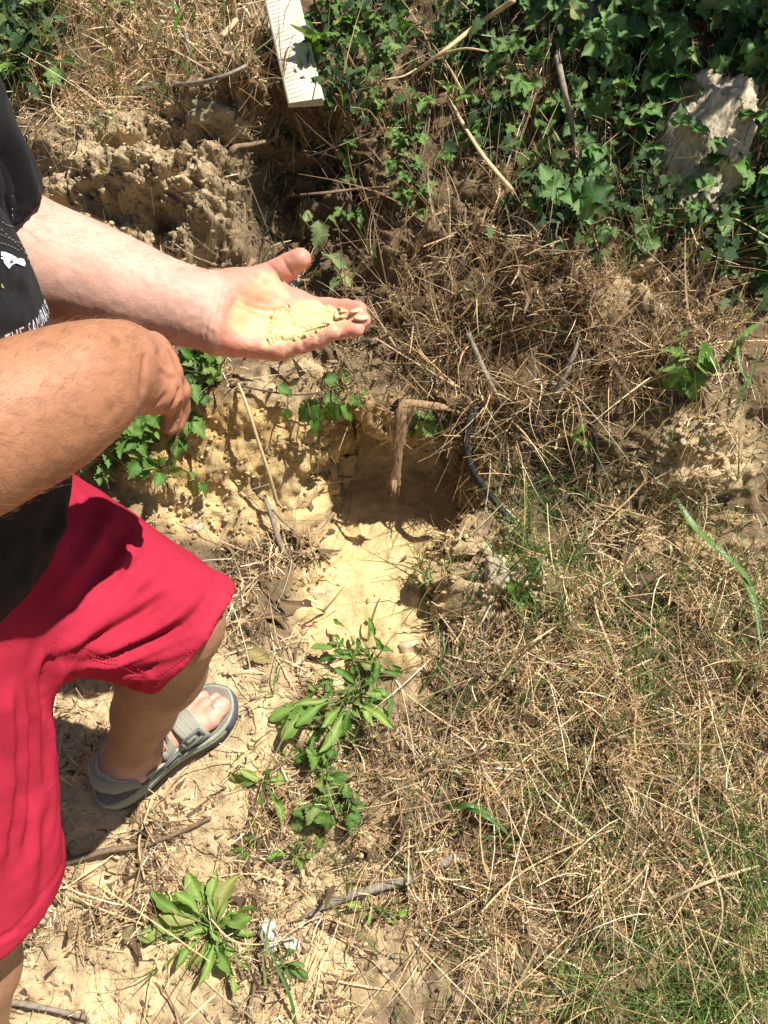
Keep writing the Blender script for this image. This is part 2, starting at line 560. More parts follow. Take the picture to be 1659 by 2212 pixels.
def surface_net(field, lo, hi, h):
    lo = np.asarray(lo, float); hi = np.asarray(hi, float)
    NB = 8
    nb = np.ceil((hi - lo) / (h * NB)).astype(int)
    g = np.stack(np.meshgrid(*[np.arange(n) for n in nb], indexing='ij'), -1).reshape(-1, 3)
    ctr = lo + (g + .5) * h * NB
    d = field(ctr.astype(np.float32))
    act = g[np.abs(d) < h * NB * 1.05]
    L = np.stack(np.meshgrid(*[np.arange(NB + 1)] * 3, indexing='ij'), -1)
    dims = nb * NB + 3
    def key(c):
        c = c + 1
        return (c[..., 0] * dims[1] + c[..., 1]) * dims[2] + c[..., 2]
    keys, verts, quads = [], [], []
    for s in range(0, len(act), 500):
        bl = act[s:s + 500]
        lat = bl[:, None, None, None, :] * NB + L[None]
        P = (lo + lat * h).astype(np.float32)
        D = field(P.reshape(-1, 3)).reshape(P.shape[:-1])
        acc = np.zeros(D[:, :-1, :-1, :-1].shape + (3,)); cnt = np.zeros(D[:, :-1, :-1, :-1].shape)
        for ax in range(3):
            o1, o2 = [a for a in range(3) if a != ax]
            for b1 in (0, 1):
                for b2 in (0, 1):
                    st = [0, 0, 0]; st[o1] = b1; st[o2] = b2
                    en = list(st); en[ax] = 1
                    A = D[:, st[0]:st[0] + NB, st[1]:st[1] + NB, st[2]:st[2] + NB]
                    Bq = D[:, en[0]:en[0] + NB, en[1]:en[1] + NB, en[2]:en[2] + NB]
                    cr = (A < 0) != (Bq < 0)
                    t = np.where(cr, A / np.where(cr, A - Bq, 1), 0)
                    off = np.zeros(acc.shape)
                    off[..., o1] = b1; off[..., o2] = b2; off[..., ax] = t
                    acc += off * cr[..., None]; cnt += cr
        m = cnt > 0
        cells = lat[:, :-1, :-1, :-1][m]
        keys.append(key(cells)); verts.append(lo + (cells + acc[m] / cnt[m][:, None]) * h)
        for ax in range(3):
            o1, o2 = [(1, 2), (2, 0), (0, 1)][ax]
            A = D[:, :NB, :NB, :NB]
            sh = [0, 0, 0]; sh[ax] = 1
            Bq = D[:, sh[0]:sh[0] + NB, sh[1]:sh[1] + NB, sh[2]:sh[2] + NB]
            cr = (A < 0) != (Bq < 0)
            c = lat[:, :NB, :NB, :NB][cr]; neg = (A < 0)[cr]
            e1 = np.zeros(3, int); e1[o1] = 1; e2 = np.zeros(3, int); e2[o2] = 1
            q = np.stack([key(c - e1 - e2), key(c - e2), key(c), key(c - e1)], -1)
            q[~neg] = q[~neg][:, ::-1]
            quads.append(q)
    keys = np.concatenate(keys); verts = np.concatenate(verts); quads = np.concatenate(quads)
    keys, ix = np.unique(keys, return_index=True); verts = verts[ix]
    f = np.searchsorted(keys, quads)
    f = np.clip(f, 0, len(keys) - 1)
    ok = (keys[f] == quads).all(1)
    return verts, f[ok].astype(np.int32)

def relax(V, F, it=1, lam=.5):
    for _ in range(it):
        acc = np.zeros_like(V); cnt = np.zeros(len(V))
        for a in range(4):
            for b in ((a + 1) % 4, (a + 3) % 4):
                np.add.at(acc, F[:, a], V[F[:, b]]); np.add.at(cnt, F[:, a], 1)
        V = V + lam * (acc / np.maximum(cnt, 1)[:, None] - V)
    return V

def vnormals(V, F):
    n = np.cross(V[F[:, 2]] - V[F[:, 0]], V[F[:, 3]] - V[F[:, 1]])
    o = np.zeros_like(V)
    for a in range(4):
        np.add.at(o, F[:, a], n)
    return o / (np.linalg.norm(o, axis=1, keepdims=True) + 1e-12)

# ------------------------------------------------------------------ the man's skeleton
def Ws(l):
    return [W(*p) for p in l]
LSH = np.array([-.44, .80, 1.46]); RSH = np.array([-.48, .42, 1.46])
L_FORE = Ws([(-15, 505, .92), (90, 565, .925), (200, 598, .928), (300, 632, .93), (400, 662, .93), (470, 681, .93)])
L_FR = [.052, .056, .0495, .0425, .0355, .0315]
RSC = 1.055          # the near arm reaches this much further out
R_FORE = Ws([(u_, v_, d_ * RSC) for u_, v_, d_ in [(-330, 1068, .575), (-150, 988, .60), (0, 916, .62), (100, 872, .64), (185, 824, .658), (238, 788, .674)]])
R_FR = [r_ * RSC for r_ in (.046, .052, .0485, .0445, .0375, .0315)]
LHIP, RHIP = np.array([-.57, .76, .95]), np.array([-.475, .57, .90])
LKNEE = W(380, 1345, 1.03); LANK = W(275, 1636, 1.345)
RKNEE = W(-72, 1930, .97); RANK = np.array([-.575, .37, .13])

# foot frames: heel, forward, right, up
def frame(H, T, nrm):
    f = T - H; Ln = np.linalg.norm(f); f = f / Ln
    n = nrm - f * (nrm @ f); n /= np.linalg.norm(n)
    return H, f, np.cross(f, n), n, Ln
HEEL, TOE = W(262, 1708, 1.385), W(509, 1505, 1.43)
nf = np.array([.10, -.10, .97])
LF = frame(HEEL, TOE, nf)
q, n = drop(RANK)
RF = frame(q + np.array([-.06, 0, .004]), q + np.array([.19, -.03, .03]), np.array([0, -.2, 1.0]))
SOLE = .030
def FP(fr, l, w, h, sgn=1):
    H, f, r, n, Ln = fr
    return H + f * (l * Ln / .255) + r * w * sgn + n * h

def foot_field(P, fr, ank, knee, sgn):
    p = lambda l, w, h: FP(fr, l, w, h + SOLE, sgn)
    d = chain(P, [knee + (ank - knee) * t for t in (.0, .28, .6, .85, 1)], [.056, .057, .042, .034, .033], .02)
    d = smin(d, rc(P, ank, p(.022, 0, .034), .034, .031), .02)
    d = smin(d, rc(P, ank, p(.10, .006, .044), .030, .027), .02)
    d = smin(d, chain(P, [p(.034, .0, .032), p(.10, .004, .040), p(.175, .020, .024)], [.026, .030, .022], .02), .02)
    d = smin(d, chain(P, [p(.034, -.004, .030), p(.10, -.018, .030), p(.165, -.022, .020)], [.025, .026, .020], .02), .02)
    for (a, b, c, ra, rb) in (((.168, .025, .019), (.202, .026, .018), (.230, .020, .0155), .0175, .0150),
                              ((.172, .004, .018), (.207, .003, .019), (.229, .001, .012), .0120, .0095),
                              ((.170, -.013, .018), (.197, -.015, .019), (.215, -.017, .011), .0108, .0085),
                              ((.163, -.028, .017), (.186, -.031, .018), (.202, -.033, .010), .0102, .008),
                              ((.152, -.041, .016), (.170, -.046, .016), (.184, -.048, .009), .0098, .0078)):
        d = smin(d, chain(P, [p(*a), p(*b), p(*c)], [ra * .96, ra * .90, rb], .004), .0035)
    for w in (.034, -.032):                       # ankle bones
        d = smin(d, rc(P, ank + fr[2] * w * sgn, ank + fr[2] * w * sgn * .8, .012, .014), .018)
    return d

# left hand, palm up
LW = L_FORE[-1]
LH = dict(
    thumb=([(500, 641, .945), (572, 604, .962), (622, 576, .953), (649, 559, .944)], [.022, .0168, .0142, .0122]),
    index=([(650, 664, .966), (708, 663, .962), (750, 665, .950), (778, 668, .938)], [.0122, .0104, .0094, .0084]),
    middle=([(655, 688, .960), (718, 687, .957), (760, 688, .945), (785, 691, .932)], [.0126, .0107, .0098, .0088]),
    ring=([(643, 716, .950), (702, 717, .946), (744, 714, .937), (770, 712, .930)], [.0122, .0105, .0097, .0088]),
    pinky=([(600, 744, .938), (652, 744, .932), (690, 732, .926), (721, 718, .920)], [.0118, .0102, .0095, .0086]))
def left_hand(P):
    w = lambda *a: W(*a)
    d = chain(P, [L_FORE[-2], w(470, 664, .94), w(500, 655, .95)], [.030, .027, .024], .02)
    d = smin(d, chain(P, [L_FORE[-2], w(470, 697, .928), w(500, 705, .935)], [.030, .0265, .024], .02), .02)
    for f, r in (('index', .0165), ('middle', .0160), ('ring', .0160), ('pinky', .0165)):
        t = LH[f][0][0]
        s = {'index': (490, 655, .952), 'middle': (488, 674, .952), 'ring': (486, 694, .945), 'pinky': (486, 710, .938)}[f]
        d = smin(d, rc(P, w(*s), w(*t), .020, r), .018)
    d = smin(d, rc(P, w(492, 640, .938), w(575, 606, .962), .027, .017), .018)        # ball of the thumb
    d = smin(d, rc(P, w(520, 650, .945), w(600, 640, .968), .024, .013), .022)        # web
    d = smin(d, rc(P, w(482, 708, .925), w(590, 736, .935), .025, .0155), .018)       # heel of the hand
    d = smin(d, rc(P, w(640, 665, .962), w(610, 730, .938), .0135, .0135), .016)
    hol = ell(P, w(585, 678, .905), (.050, .030, .025))
    d = smax(d, -hol, .02)
    for f in LH:
        pts, rad = LH[f]
        d = smin(d, chain(P, Ws(pts), rad, .0025), .004)
    return d

RWR = R_FORE[-1]
RH = dict(
    index=([(326, 758, .772), (364, 803, .800), (370, 850, .818), (372, 876, .806)], [.0130, .0105, .0092, .0082]),
    middle=([(343, 788, .762), (374, 832, .793), (376, 878, .806), (378, 905, .798)], [.0135, .0114, .0100, .0085]),
    ring=([(356, 812, .750), (386, 846, .768), (389, 884, .784), (381, 915, .786)], [.0125, .0102, .0092, .0082]),
    pinky=([(344, 842, .724), (371, 866, .736), (373, 898, .748), (368, 922, .752)], [.0112, .0090, .0083, .0075]),
    thumb=([(285, 792, .735), (325, 815, .775), (348, 850, .790), (355, 876, .785)], [.019, .0135, .0118, .0100]))
def right_hand(P):
    o_ = np.array([0, 0, CAMZ], np.float32)
    P = (P - o_) / RSC + o_
    w = lambda *a: W(*a)
    d = rc(P, w(210, 805, .665), w(250, 784, .68), .034, .029)
    for s, f, r in (((262, 752, .705), 'index', .0155), ((262, 775, .70), 'middle', .0155), ((262, 800, .695), 'ring', .0150), ((262, 822, .692), 'pinky', .0145)):
        d = smin(d, rc(P, w(*s), w(*RH[f][0][0]), .0225, r), .016)
    d = smin(d, rc(P, w(282, 838, .697), w(345, 850, .727), .0165, .0135), .02)
    d = smin(d, rc(P, w(326, 758, .772), w(344, 842, .724), .0115, .0115), .014)
    for f in RH:
        pts, rad = RH[f]
        d = smin(d, chain(P, Ws(pts), rad, .003), .004)
    for f, (du, dv) in (('index', (3, -9)), ('middle', (9, -5)), ('ring', (11, 0)), ('pinky', (9, 2))):
        k = RH[f][0][0]
        d = smin(d, rc(P, w(k[0] + du - 4, k[1] + dv, k[2] - .006), w(k[0] + du, k[1] + dv + 2, k[2] - .002), .0098, .0098), .007)
        k2 = RH[f][0][1]
        d = smin(d, rc(P, w(k2[0] + 2, k2[1] - 2, k2[2] - .006), w(k2[0] + 2, k2[1], k2[2] - .004), .0095, .009), .004)
    for f in ('index', 'middle', 'ring'):          # tendons over the back of the hand
        k = RH[f][0][0]
        d = smin(d, rc(P, w(262, 770 + {'index': -10, 'middle': 4, 'ring': 20}[f], .684), w(k[0], k[1] - 5, k[2] - .014), .0065, .0065), .006)
    return d * RSC

def left_arm(P):
    d = chain(P, [LSH, L_FORE[0]], [.055, .050], .02)
    return smin(d, chain(P, L_FORE, L_FR, .03), .03)
def right_arm(P):
    d = chain(P, [RSH, R_FORE[0]], [.055, .047], .02)
    return smin(d, chain(P, R_FORE, R_FR, .03), .03)
HEADC = np.array([-.385, .60, 1.70])
def core(P):
    d = chain(P, [(-.53, .64, .95), (-.50, .62, 1.15), (-.47, .61, 1.40), (-.44, .605, 1.56)], [.085, .08, .08, .058], .04)
    d = smin(d, rc(P, LSH, RSH, .052, .052), .05)
    d = smin(d, rc(P, LHIP, RHIP, .08, .08), .05)
    d = smin(d, chain(P, [LHIP, LKNEE], [.075, .057], .03), .03)
    d = smin(d, chain(P, [RHIP, RKNEE], [.075, .057], .03), .03)
    h = ell(P, HEADC + np.array([-.01, 0, .03]), (.098, .078, .105))
    h = smin(h, ell(P, HEADC + np.array([.022, 0, -.055]), (.062, .055, .068)), .04)
    h = smin(h, rc(P, HEADC + np.array([.088, 0, .018]), HEADC + np.array([.112, 0, -.022]), .009, .0135), .012)   # nose
    h = smin(h, rc(P, HEADC + np.array([.078, -.022, -.062]), HEADC + np.array([.078, .022, -.062]), .008, .008), .008)   # lips
    h = smin(h, rc(P, HEADC + np.array([.084, -.04, .038]), HEADC + np.array([.084, .04, .038]), .010, .010), .012)   # brow
    for s in (-1, 1):
        h = smin(h, ell(P, HEADC + np.array([-.012, .078 * s, .0]), (.022, .010, .033)), .008)      # ears
        h = smax(h, -ell(P, HEADC + np.array([.094, .032 * s, .020]), (.016, .015, .009)), .008)    # eye sockets
        h = smin(h, ell(P, HEADC + np.array([.076, .032 * s, .020]), (.012, .012, .010)), .003)
    return smin(d, h, .02)

GROUPS = []
def group(fn, pts, pad):
    p = np.array(pts)
    GROUPS.append((fn, p.min(0) - pad, p.max(0) + pad))
group(core, [(-.53, .60, .95), (-.44, .605, 1.56), LSH, RSH, LHIP, RHIP, LKNEE, RKNEE, HEADC + .06, HEADC - .06], .16)
group(left_arm, [LSH] + L_FORE, .12)
group(right_arm, [RSH] + R_FORE, .12)
group(left_hand, [L_FORE[-2]] + [W(*p) for f in LH for p in LH[f][0]] + [W(500, 640, .945), W(590, 736, .935)], .06)
group(right_hand, [R_FORE[-2]] + [W(p[0], p[1], p[2] * RSC) for f in RH for p in RH[f][0]] + [W(260, 800, .69 * RSC)], .06)
group(lambda P: foot_field(P, LF, LANK, LKNEE, 1), [LKNEE, LANK, HEEL, TOE], .11)
group(lambda P: foot_field(P, RF, RANK, RKNEE, -1), [RKNEE, RANK, RF[0], FP(RF, .255, 0, 0)], .11)
def body_field(P):
    d = np.full(len(P), .5, np.float32)
    for fn, lo, hi in GROUPS:
        m = ((P > lo) & (P < hi)).all(1)
        if m.any():
            d[m] = smin(d[m], fn(P[m]).astype(np.float32), .012)
    return d
BV, BF = surface_net(body_field, (-.80, .25, .0), (-.0, 1.12, 1.87), .0026)
BV = relax(BV, BF, 2, .5)
BN = vnormals(BV, BF)

person = thing('person', 'man in black t-shirt and red shorts holding yellow sand in his open palm', 'person', (-.55, .6, .1))

# skin: pale inner forearm, tanned outer forearm, red palms; sand dust lies on the open hand
def dist_chain(P, pts):
    d = np.full(len(P), 9.0)
    for a, b in zip(pts[:-1], pts[1:]):
        d = np.minimum(d, rc(P, a, b, 0, 0))
    return d
bu, bv, bd = project(BV)
dL = dist_chain(BV, L_FORE + [W(640, 690, .95), W(770, 700, .93)]); dL = np.minimum(dL, dist_chain(BV, Ws(LH['thumb'][0])))
dL = np.minimum(dL, dist_chain(BV, [LSH, L_FORE[0]]))
dR = dist_chain(BV, [RSH] + R_FORE + [W(370, 800, .79), W(380, 900, .83)])
dG = np.minimum(dist_chain(BV, [LHIP, LKNEE, LANK, HEEL, TOE]), dist_chain(BV, [RHIP, RKNEE, RANK]))
PALE = np.array([.66, .385, .295]); TANSK = np.array([.43, .195, .105]); PALM = np.array([.66, .255, .18]); LEG = np.array([.36, .185, .11]); FOOT = np.array([.66, .36, .26])
skin = np.tile(np.array([.58, .33, .23]), (len(BV), 1))
mL = (dL < dR) & (dL < dG); mR = (dR <= dL) & (dR < dG); mG = ~(mL | mR)
skin[mL] = PALE; skin[mR] = TANSK; skin[mG] = LEG
nz = fbm(BV, 30, 3, 201); nz2 = fbm(BV, 140, 2, 210)
hand = sstep(462, 492, bu + 8 * nz) * mL
skin = lay(skin, PALM, hand * (.8 + .3 * nz))
tp = np.clip(1 - np.minimum.reduce([np.linalg.norm(BV - W(*LH[f][0][-1]), axis=1) for f in LH]) / .035, 0, 1)
skin = lay(skin, np.array([.66, .31, .215]), tp * mL)
knu = np.zeros(len(BV))
for f in ('index', 'middle', 'ring', 'pinky'):
    for k in (0, 1):
        knu = np.maximum(knu, np.clip(1 - np.linalg.norm(BV - W(RH[f][0][k][0], RH[f][0][k][1], RH[f][0][k][2] * RSC), axis=1) / .022, 0, 1))
skin = lay(skin, np.array([.52, .21, .14]), knu * mR * 1.0)
skin = lay(skin, np.array([.47, .215, .13]), sstep(255, 330, bu) * mR * .7)
# the back (outer) edge of the left forearm is tanned, its inner side is not
ax = L_FORE[-1] - L_FORE[0]; ax = ax / np.linalg.norm(ax)
palm_n = np.array([0, -.62, .78])
outer = np.clip(-(BN @ palm_n) + .05, 0, 1)
skin = lay(skin, np.array([.46, .235, .14]), outer * mL * sstep(520, 440, bu))
fl = (BV - LF[0]) @ LF[1]; fh = (BV - LF[0]) @ LF[3]
skin = lay(skin, FOOT, mG * (1 - sstep(.06, .13, fh)) * (np.linalg.norm(BV - (HEEL + TOE) / 2, axis=1) < .25))
skin = skin * .92 * (1 + .10 * nz + .07 * nz2)[:, None]
frk = (vnoise(BV, 95, 350) > .60) & (mR | mL) & (vnoise(BV, 23, 351) > -.1)
skin[frk] = skin[frk] * .82
# dust
def inpoly(u, v, poly):
    c = np.zeros(u.shape, bool)
    j = len(poly) - 1
    for i in range(len(poly)):
        (xi, yi), (xj, yj) = poly[i], poly[j]
        c ^= ((yi > v) != (yj > v)) & (u < (xj - xi) * (v - yi) / (yj - yi + 1e-9) + xi)
        j = i
    return c
def Z1(l):      # pixels of the enlarged palm to photo pixels
    return [(440.5 + x * .2451, 515 + y * .2451) for x, y in l]
DUST = Z1([(300, 560), (340, 450), (470, 330), (600, 250), (680, 330), (690, 420), (800, 555), (930, 575), (1060, 600), (1180, 610), (1390, 620), (1440, 740), (1260, 740), (1190, 790), (1060, 800), (960, 850), (860, 900), (760, 1000), (720, 1040), (700, 900), (540, 1000), (520, 1020), (540, 880), (380, 860), (240, 810), (235, 640)])
jit = 9 * nz2 + 6 * nz
face_palm = (BN @ np.array([0, -.6, .8])) > .05
dm = np.zeros(len(BV))
for a in range(6):
    oa = a * math.pi / 3
    dm += inpoly(bu + 5 * math.cos(oa) + jit * .5, bv + 5 * math.sin(oa) + jit * .5, DUST) / 6
dm = dm * face_palm * mL
thenar = sstep(648, 690, bv - .25 * (bu - 600))
skin = lay(skin, np.array([.68, .465, .245]), np.clip(dm * (.42 + .45 * thenar + .30 * nz2), 0, .92))
spk = (vnoise(BV, 420, 300) > .52) & mL & face_palm & inpoly(bu, bv, Z1([(200, 800), (540, 850), (1000, 800), (1400, 780), (1250, 860), (900, 960), (700, 1050), (520, 1030), (330, 990)]))
skin[spk] = skin[spk] * .35 + np.array([.70, .50, .25]) * .65
# palm creases: shallow furrows pressed into the skin
CREASES = [Z1(l) for l in ([(265, 590), (380, 640), (480, 690), (600, 715), (650, 690), (720, 640)], [(280, 545), (400, 600), (520, 635), (640, 640), (740, 610)],
                           [(160, 410), (150, 520), (130, 640), (80, 780), (65, 880)], [(110, 420), (90, 560), (50, 700), (20, 800), (10, 880)],
                           [(690, 180), (740, 260), (800, 330)], [(560, 215), (640, 300), (690, 380)], [(715, 850), (725, 930), (720, 1020)], [(860, 890), (880, 960)], [(1000, 850), (1010, 920)])]
fur = np.zeros(len(BV))
for cl in CREASES:
    cl = np.array(cl)
    for a, b in zip(cl[:-1], cl[1:]):
        ba = b - a
        t = np.clip(((bu - a[0]) * ba[0] + (bv - a[1]) * ba[1]) / (ba @ ba), 0, 1)
        dd = np.hypot(bu - a[0] - t * ba[0], bv - a[1] - t * ba[1])
        fur = np.maximum(fur, np.exp(-(dd / 3.0) ** 2))
fur = fur * mL * face_palm
# the hanging hand: wrist fold, hollows between the knuckles, gaps between the fingers, joint creases
RC = [([(870, 620), (862, 720), (835, 860), (850, 960)], .0022, 5), ([(1085, 1195), (1150, 1150), (1230, 1040), (1245, 960)], .0038, 4), ([(1140, 1390), (1195, 1260), (1255, 1120)], .0030, 3.2),
      ([(1010, 590), (1080, 680), (1130, 720)], .0026, 5), ([(1050, 790), (1120, 840), (1180, 850)], .0026, 5), ([(1100, 1290), (1170, 1270), (1240, 1275)], .0012, 3), ([(1105, 1330), (1210, 1325)], .0010, 3),
      ([(960, 1130), (1030, 1100), (1080, 1030)], .0018, 5), ([(1130, 560), (1190, 650), (1215, 740)], .0012, 3), ([(1195, 800), (1225, 860), (1245, 930)], .0012, 3)]
furR = np.zeros(len(BV)); depR = np.zeros(len(BV))
for cl, dp_, wq_ in RC:
    cl = np.array([(135.5 + x * .2043, 643.8 + y * .2043) for x, y in cl])
    for a, b in zip(cl[:-1], cl[1:]):
        ba = b - a
        t = np.clip(((bu - a[0]) * ba[0] + (bv - a[1]) * ba[1]) / (ba @ ba), 0, 1)
        g_ = np.exp(-(np.hypot(bu - a[0] - t * ba[0], bv - a[1] - t * ba[1]) / wq_) ** 2)
        furR = np.maximum(furR, g_); depR = np.maximum(depR, g_ * dp_)
sideR = mR & (BN @ np.array([.2, -.8, .5]) > -.1)
skin = lay(skin, np.array([.36, .13, .08]), furR * sideR * .5)
BV = BV - BN * (depR * sideR)[:, None]
BV = BV - BN * (fur * .0016)[:, None]
BV = BV + BN * (nz2 * .00035)[:, None]
skin = lay(skin, np.array([.50, .20, .14]), fur * .35 * (1 - dm * .6))

M_skin = mat_attr('skin', rough=.52, spec=.32, nscale=420, namp=.14, bumpd=.0006, sss=.12)
body = obj('body', make_mesh('body', BV, BF, np.clip(skin, .01, 1)), M_skin, person)
BODYT = BVHTree.FromPolygons(BV.tolist(), BF.tolist())

# toenails and fingernails that show
def nail(c, fwd, up, side, ln, wd, name, tint):
    V, F = [], []
    for i in range(5):
        for j in range(5):
            a = i / 4 - .5; b = j / 4 - .5
            wq = wd * (1 - .9 * max(0, abs(a) - .3))
            p = np.array(c) + fwd * a * ln + side * b * wq + up * (-.25 * wd * (2 * b) ** 2 + .0012)
            V.append(p)
    for i in range(4):
        for j in range(4):
            F.append((i * 5 + j, i * 5 + j + 1, i * 5 + j + 6, i * 5 + j + 5))
    o = obj(name, make_mesh(name, V, F), tint, person)
    sm = o.modifiers.new('thick', 'SOLIDIFY'); sm.thickness = .0008; sm.offset = 0
M_nail = mat_plain('nail', (.74, .50, .42), (.68, .42, .34), 200, .28, .5)
def on_body(p, d):
    q, n, _, _ = BODYT.ray_cast(Vector(p), Vector(d).normalized())
    return (np.array(q), np.array(n)) if q is not None else (np.array(p), -np.array(d))
for (l, w, wd, ln) in ((.226, .021, .0155, .0140), (.226, .0015, .009, .008), (.211, -.0165, .008, .007), (.198, -.0325, .0075, .006)):
    c, n = on_body(FP(LF, l, w, .12), -LF[3])
    up = n; fw = LF[1] - up * (LF[1] @ up); fw /= np.linalg.norm(fw)
    nail(c, fw, up, np.cross(fw, up), ln, wd, 'toenail', M_nail)
def tip_nail(f, H, side_dir, name):
    pts = Ws(H[f][0]); fw = pts[-1] - pts[-2]; fw /= np.linalg.norm(fw)
    s = np.array(side_dir, float); s -= fw * (s @ fw); s /= np.linalg.norm(s)
    c, n = on_body(pts[-1] + s * .05 - fw * .001, -s)
    nail(c, fw, n, np.cross(fw, n), .010, .0105, name, M_nail)


# ------------------------------------------------------------------ clothes
def cone_in(P, a, b, ra, rb):
    return rc(P, a, b, ra, rb)
TOR = [((-.585, .64, .93), (.185, .205, .10)), ((-.50, .625, 1.05), (.197, .205, .16)), ((-.475, .615, 1.21), (.194, .205, .17)), ((-.48, .61, 1.37), (.140, .195, .12))]
LHEM = np.array(L_FORE[0]) + (LSH - L_FORE[0]) * .15
RHEM = np.array(R_FORE[0]) + (RSH - R_FORE[0]) * .30
def shirt_field(P):
    d = None
    for c, r in TOR:
        e = ell(P, c, r)
        d = e if d is None else smin(d, e, .09)
    d = smin(d, rc(P, (-.465, .61, 1.47), (-.445, .605, 1.54), .085, .066), .05)
    d = smin(d, rc(P, LSH, RSH, .085, .085), .06)
    for sh, hem, arm in ((LSH, LHEM, L_FORE[0]), (RSH, RHEM, R_FORE[0])):
        ax = hem - sh; ax = ax / np.linalg.norm(ax)
        s = rc(P, sh, hem + ax * .05, .084, .072)
        s = smax(s, -rc(P, sh + ax * .13, hem + ax * .10, .064, .072), .004)
        s = np.maximum(s, (P - hem) @ ax)
        d = smin(d, s, .02)
    # hem slopes round the belly; open underneath
    hz = np.array([.10, -.06, 1.0]); hz = hz / np.linalg.norm(hz)
    d = np.maximum(d, -((P - np.array([-.33, .60, .945])) @ hz))
    inner = None
    for c, r in TOR:
        e = ell(P, c, np.array(r) - .008)
        inner = e if inner is None else smin(inner, e, .09)
    cut = np.maximum(inner, (P[:, 2] - 1.00))
    d = smax(d, -cut, .003)
    d = smax(d, -rc(P, (-.445, .605, 1.54), (-.42, .605, 1.66), .060, .066), .004)
    return d
def thigh(P, hip, knee, r0, r1, cutp, cutn):
    d = rc(P, hip, knee, r0, r1)
    return d
L_DIR = (LKNEE - LHIP) / np.linalg.norm(LKNEE - LHIP)
R_DIR = (RKNEE - RHIP) / np.linalg.norm(RKNEE - RHIP)
LCUT = W(424, 1372, 1.02); RCUT = W(60, 2000, .93)
L_HN = L_DIR * .85 + np.array([.10, -.10, -.35]); L_HN /= np.linalg.norm(L_HN)
R_HN = R_DIR * .5 + np.array([.10, 0, -.85]); R_HN /= np.linalg.norm(R_HN)
def shorts_field(P):
    d = rc(P, LHIP + np.array([-.0, 0, .02]), LKNEE + L_DIR * .16 + np.array([-.03, .0, .005]), .124, .068)
    d = smin(d, rc(P, W(120, 1362, .91), W(330, 1396, 1.0), .052, .030), .035)
    d = smax(d, -rc(P, LKNEE - L_DIR * .10, LKNEE + L_DIR * .24, .061, .064), .004)
    d = np.maximum(d, (P - LCUT) @ L_HN)
    e = rc(P, RHIP + np.array([-.0, 0, .02]), RKNEE + R_DIR * .16, .135, .092)
    e = smax(e, -rc(P, RKNEE - R_DIR * .10, RKNEE + R_DIR * .24, .074, .084), .004)
    e = np.maximum(e, (P - RCUT) @ R_HN)
    d = smin(d, e, .035)
    d = smin(d, ell(P, (-.52, .64, .93), (.165, .20, .13)), .05)
    return np.maximum(d, P[:, 2] - 1.02)

def folds(V, Nn_, lines, tree):
    """press folds (amp > 0 ridge, < 0 furrow) along curves that run over the cloth"""
    off = np.zeros(len(V))
    for pts, amp, w in lines:
        c3 = []
        for u, v in pts:
            d = Vector(W(u, v, 1.0)) - CAMV
            q, _, _, _ = tree.ray_cast(CAMV, d.normalized())
            if q is not None:
                c3.append(np.array(q))
        if len(c3) < 2:
            continue
        c3 = spline(c3, 28)
        lo, hi = c3.min(0) - 3 * w, c3.max(0) + 3 * w
        m = np.where(((V > lo) & (V < hi)).all(1))[0]
        if not len(m):
            continue
        dd = np.linalg.norm(V[m][:, None, :] - c3[None], axis=2)
        k = dd.argmin(1); dm_ = dd.min(1)
        t = k / 27.0
        fade = np.clip(np.minimum(t, 1 - t) * 5 + .08, 0, 1)
        off[m] += amp * fade * (np.exp(-(dm_ / w) ** 2) - .45 * np.exp(-((dm_ - 1.9 * w) / w) ** 2))
    return V + Nn_ * off[:, None]

SHV, SHF = surface_net(shorts_field, (-.85, .30, .45), (-.08, 1.02, 1.06), .0042)
SHV = relax(SHV, SHF, 1, .5)
t0 = BVHTree.FromPolygons(SHV.tolist(), SHF.tolist())
FL = []
def F_(pts, a, w=.010):
    FL.append((pts, a, w))
F_([(118, 1405), (230, 1325), (330, 1235), (395, 1165)], .0055, .011)
F_([(122, 1425), (255, 1368), (380, 1290), (455, 1215)], -.005, .009)
F_([(125, 1432), (250, 1390), (380, 1325), (470, 1262)], .005, .009)
F_([(130, 1440), (250, 1412), (370, 1365), (440, 1320)], -.005, .008)
F_([(140, 1448), (260, 1432), (360, 1402), (415, 1370)], .004, .007)
F_([(150, 1330), (215, 1240), (262, 1140), (285, 1075)], -.006, .011)
F_([(135, 1370), (225, 1275), (295, 1180), (335, 1115)], .005, .010)
F_([(175, 1240), (225, 1160), (245, 1090)], .005, .010)
F_([(118, 1395), (180, 1340), (250, 1270), (300, 1205)], -.005, .008)
F_([(190, 1455), (270, 1452), (340, 1440)], -.004, .007)
F_([(300, 1300), (380, 1235), (430, 1180)], -.0035, .012)
F_([(60, 1460), (72, 1600), (62, 1760), (30, 1900)], -.004, .016)
F_([(90, 1480), (105, 1640), (122, 1780), (128, 1900)], .003, .014)
F_([(30, 1470), (40, 1620), (25, 1800)], .003, .018)
F_([(100, 1460), (92, 1560), (100, 1680)], -.005, .008)
F_([(10, 1540), (12, 1700), (5, 1850)], -.003, .018)
F_([(120, 1420), (108, 1440), (103, 1475), (104, 1560)], -.008, .009)
F_([(80, 1700), (95, 1830), (90, 1950)], -.003, .010)
for k in range(9):          # fine creases fanning out from the crotch
    y0_ = 1412 + 5 * k
    F_([(122 + 4 * k, y0_), (200 + 6 * k, y0_ - 40 + 5 * k), (290 + 8 * k, y0_ - 95 + 8 * k), (360 + 9 * k, y0_ - 150 + 11 * k)], (.0022, -.0024)[k % 2], .0050)
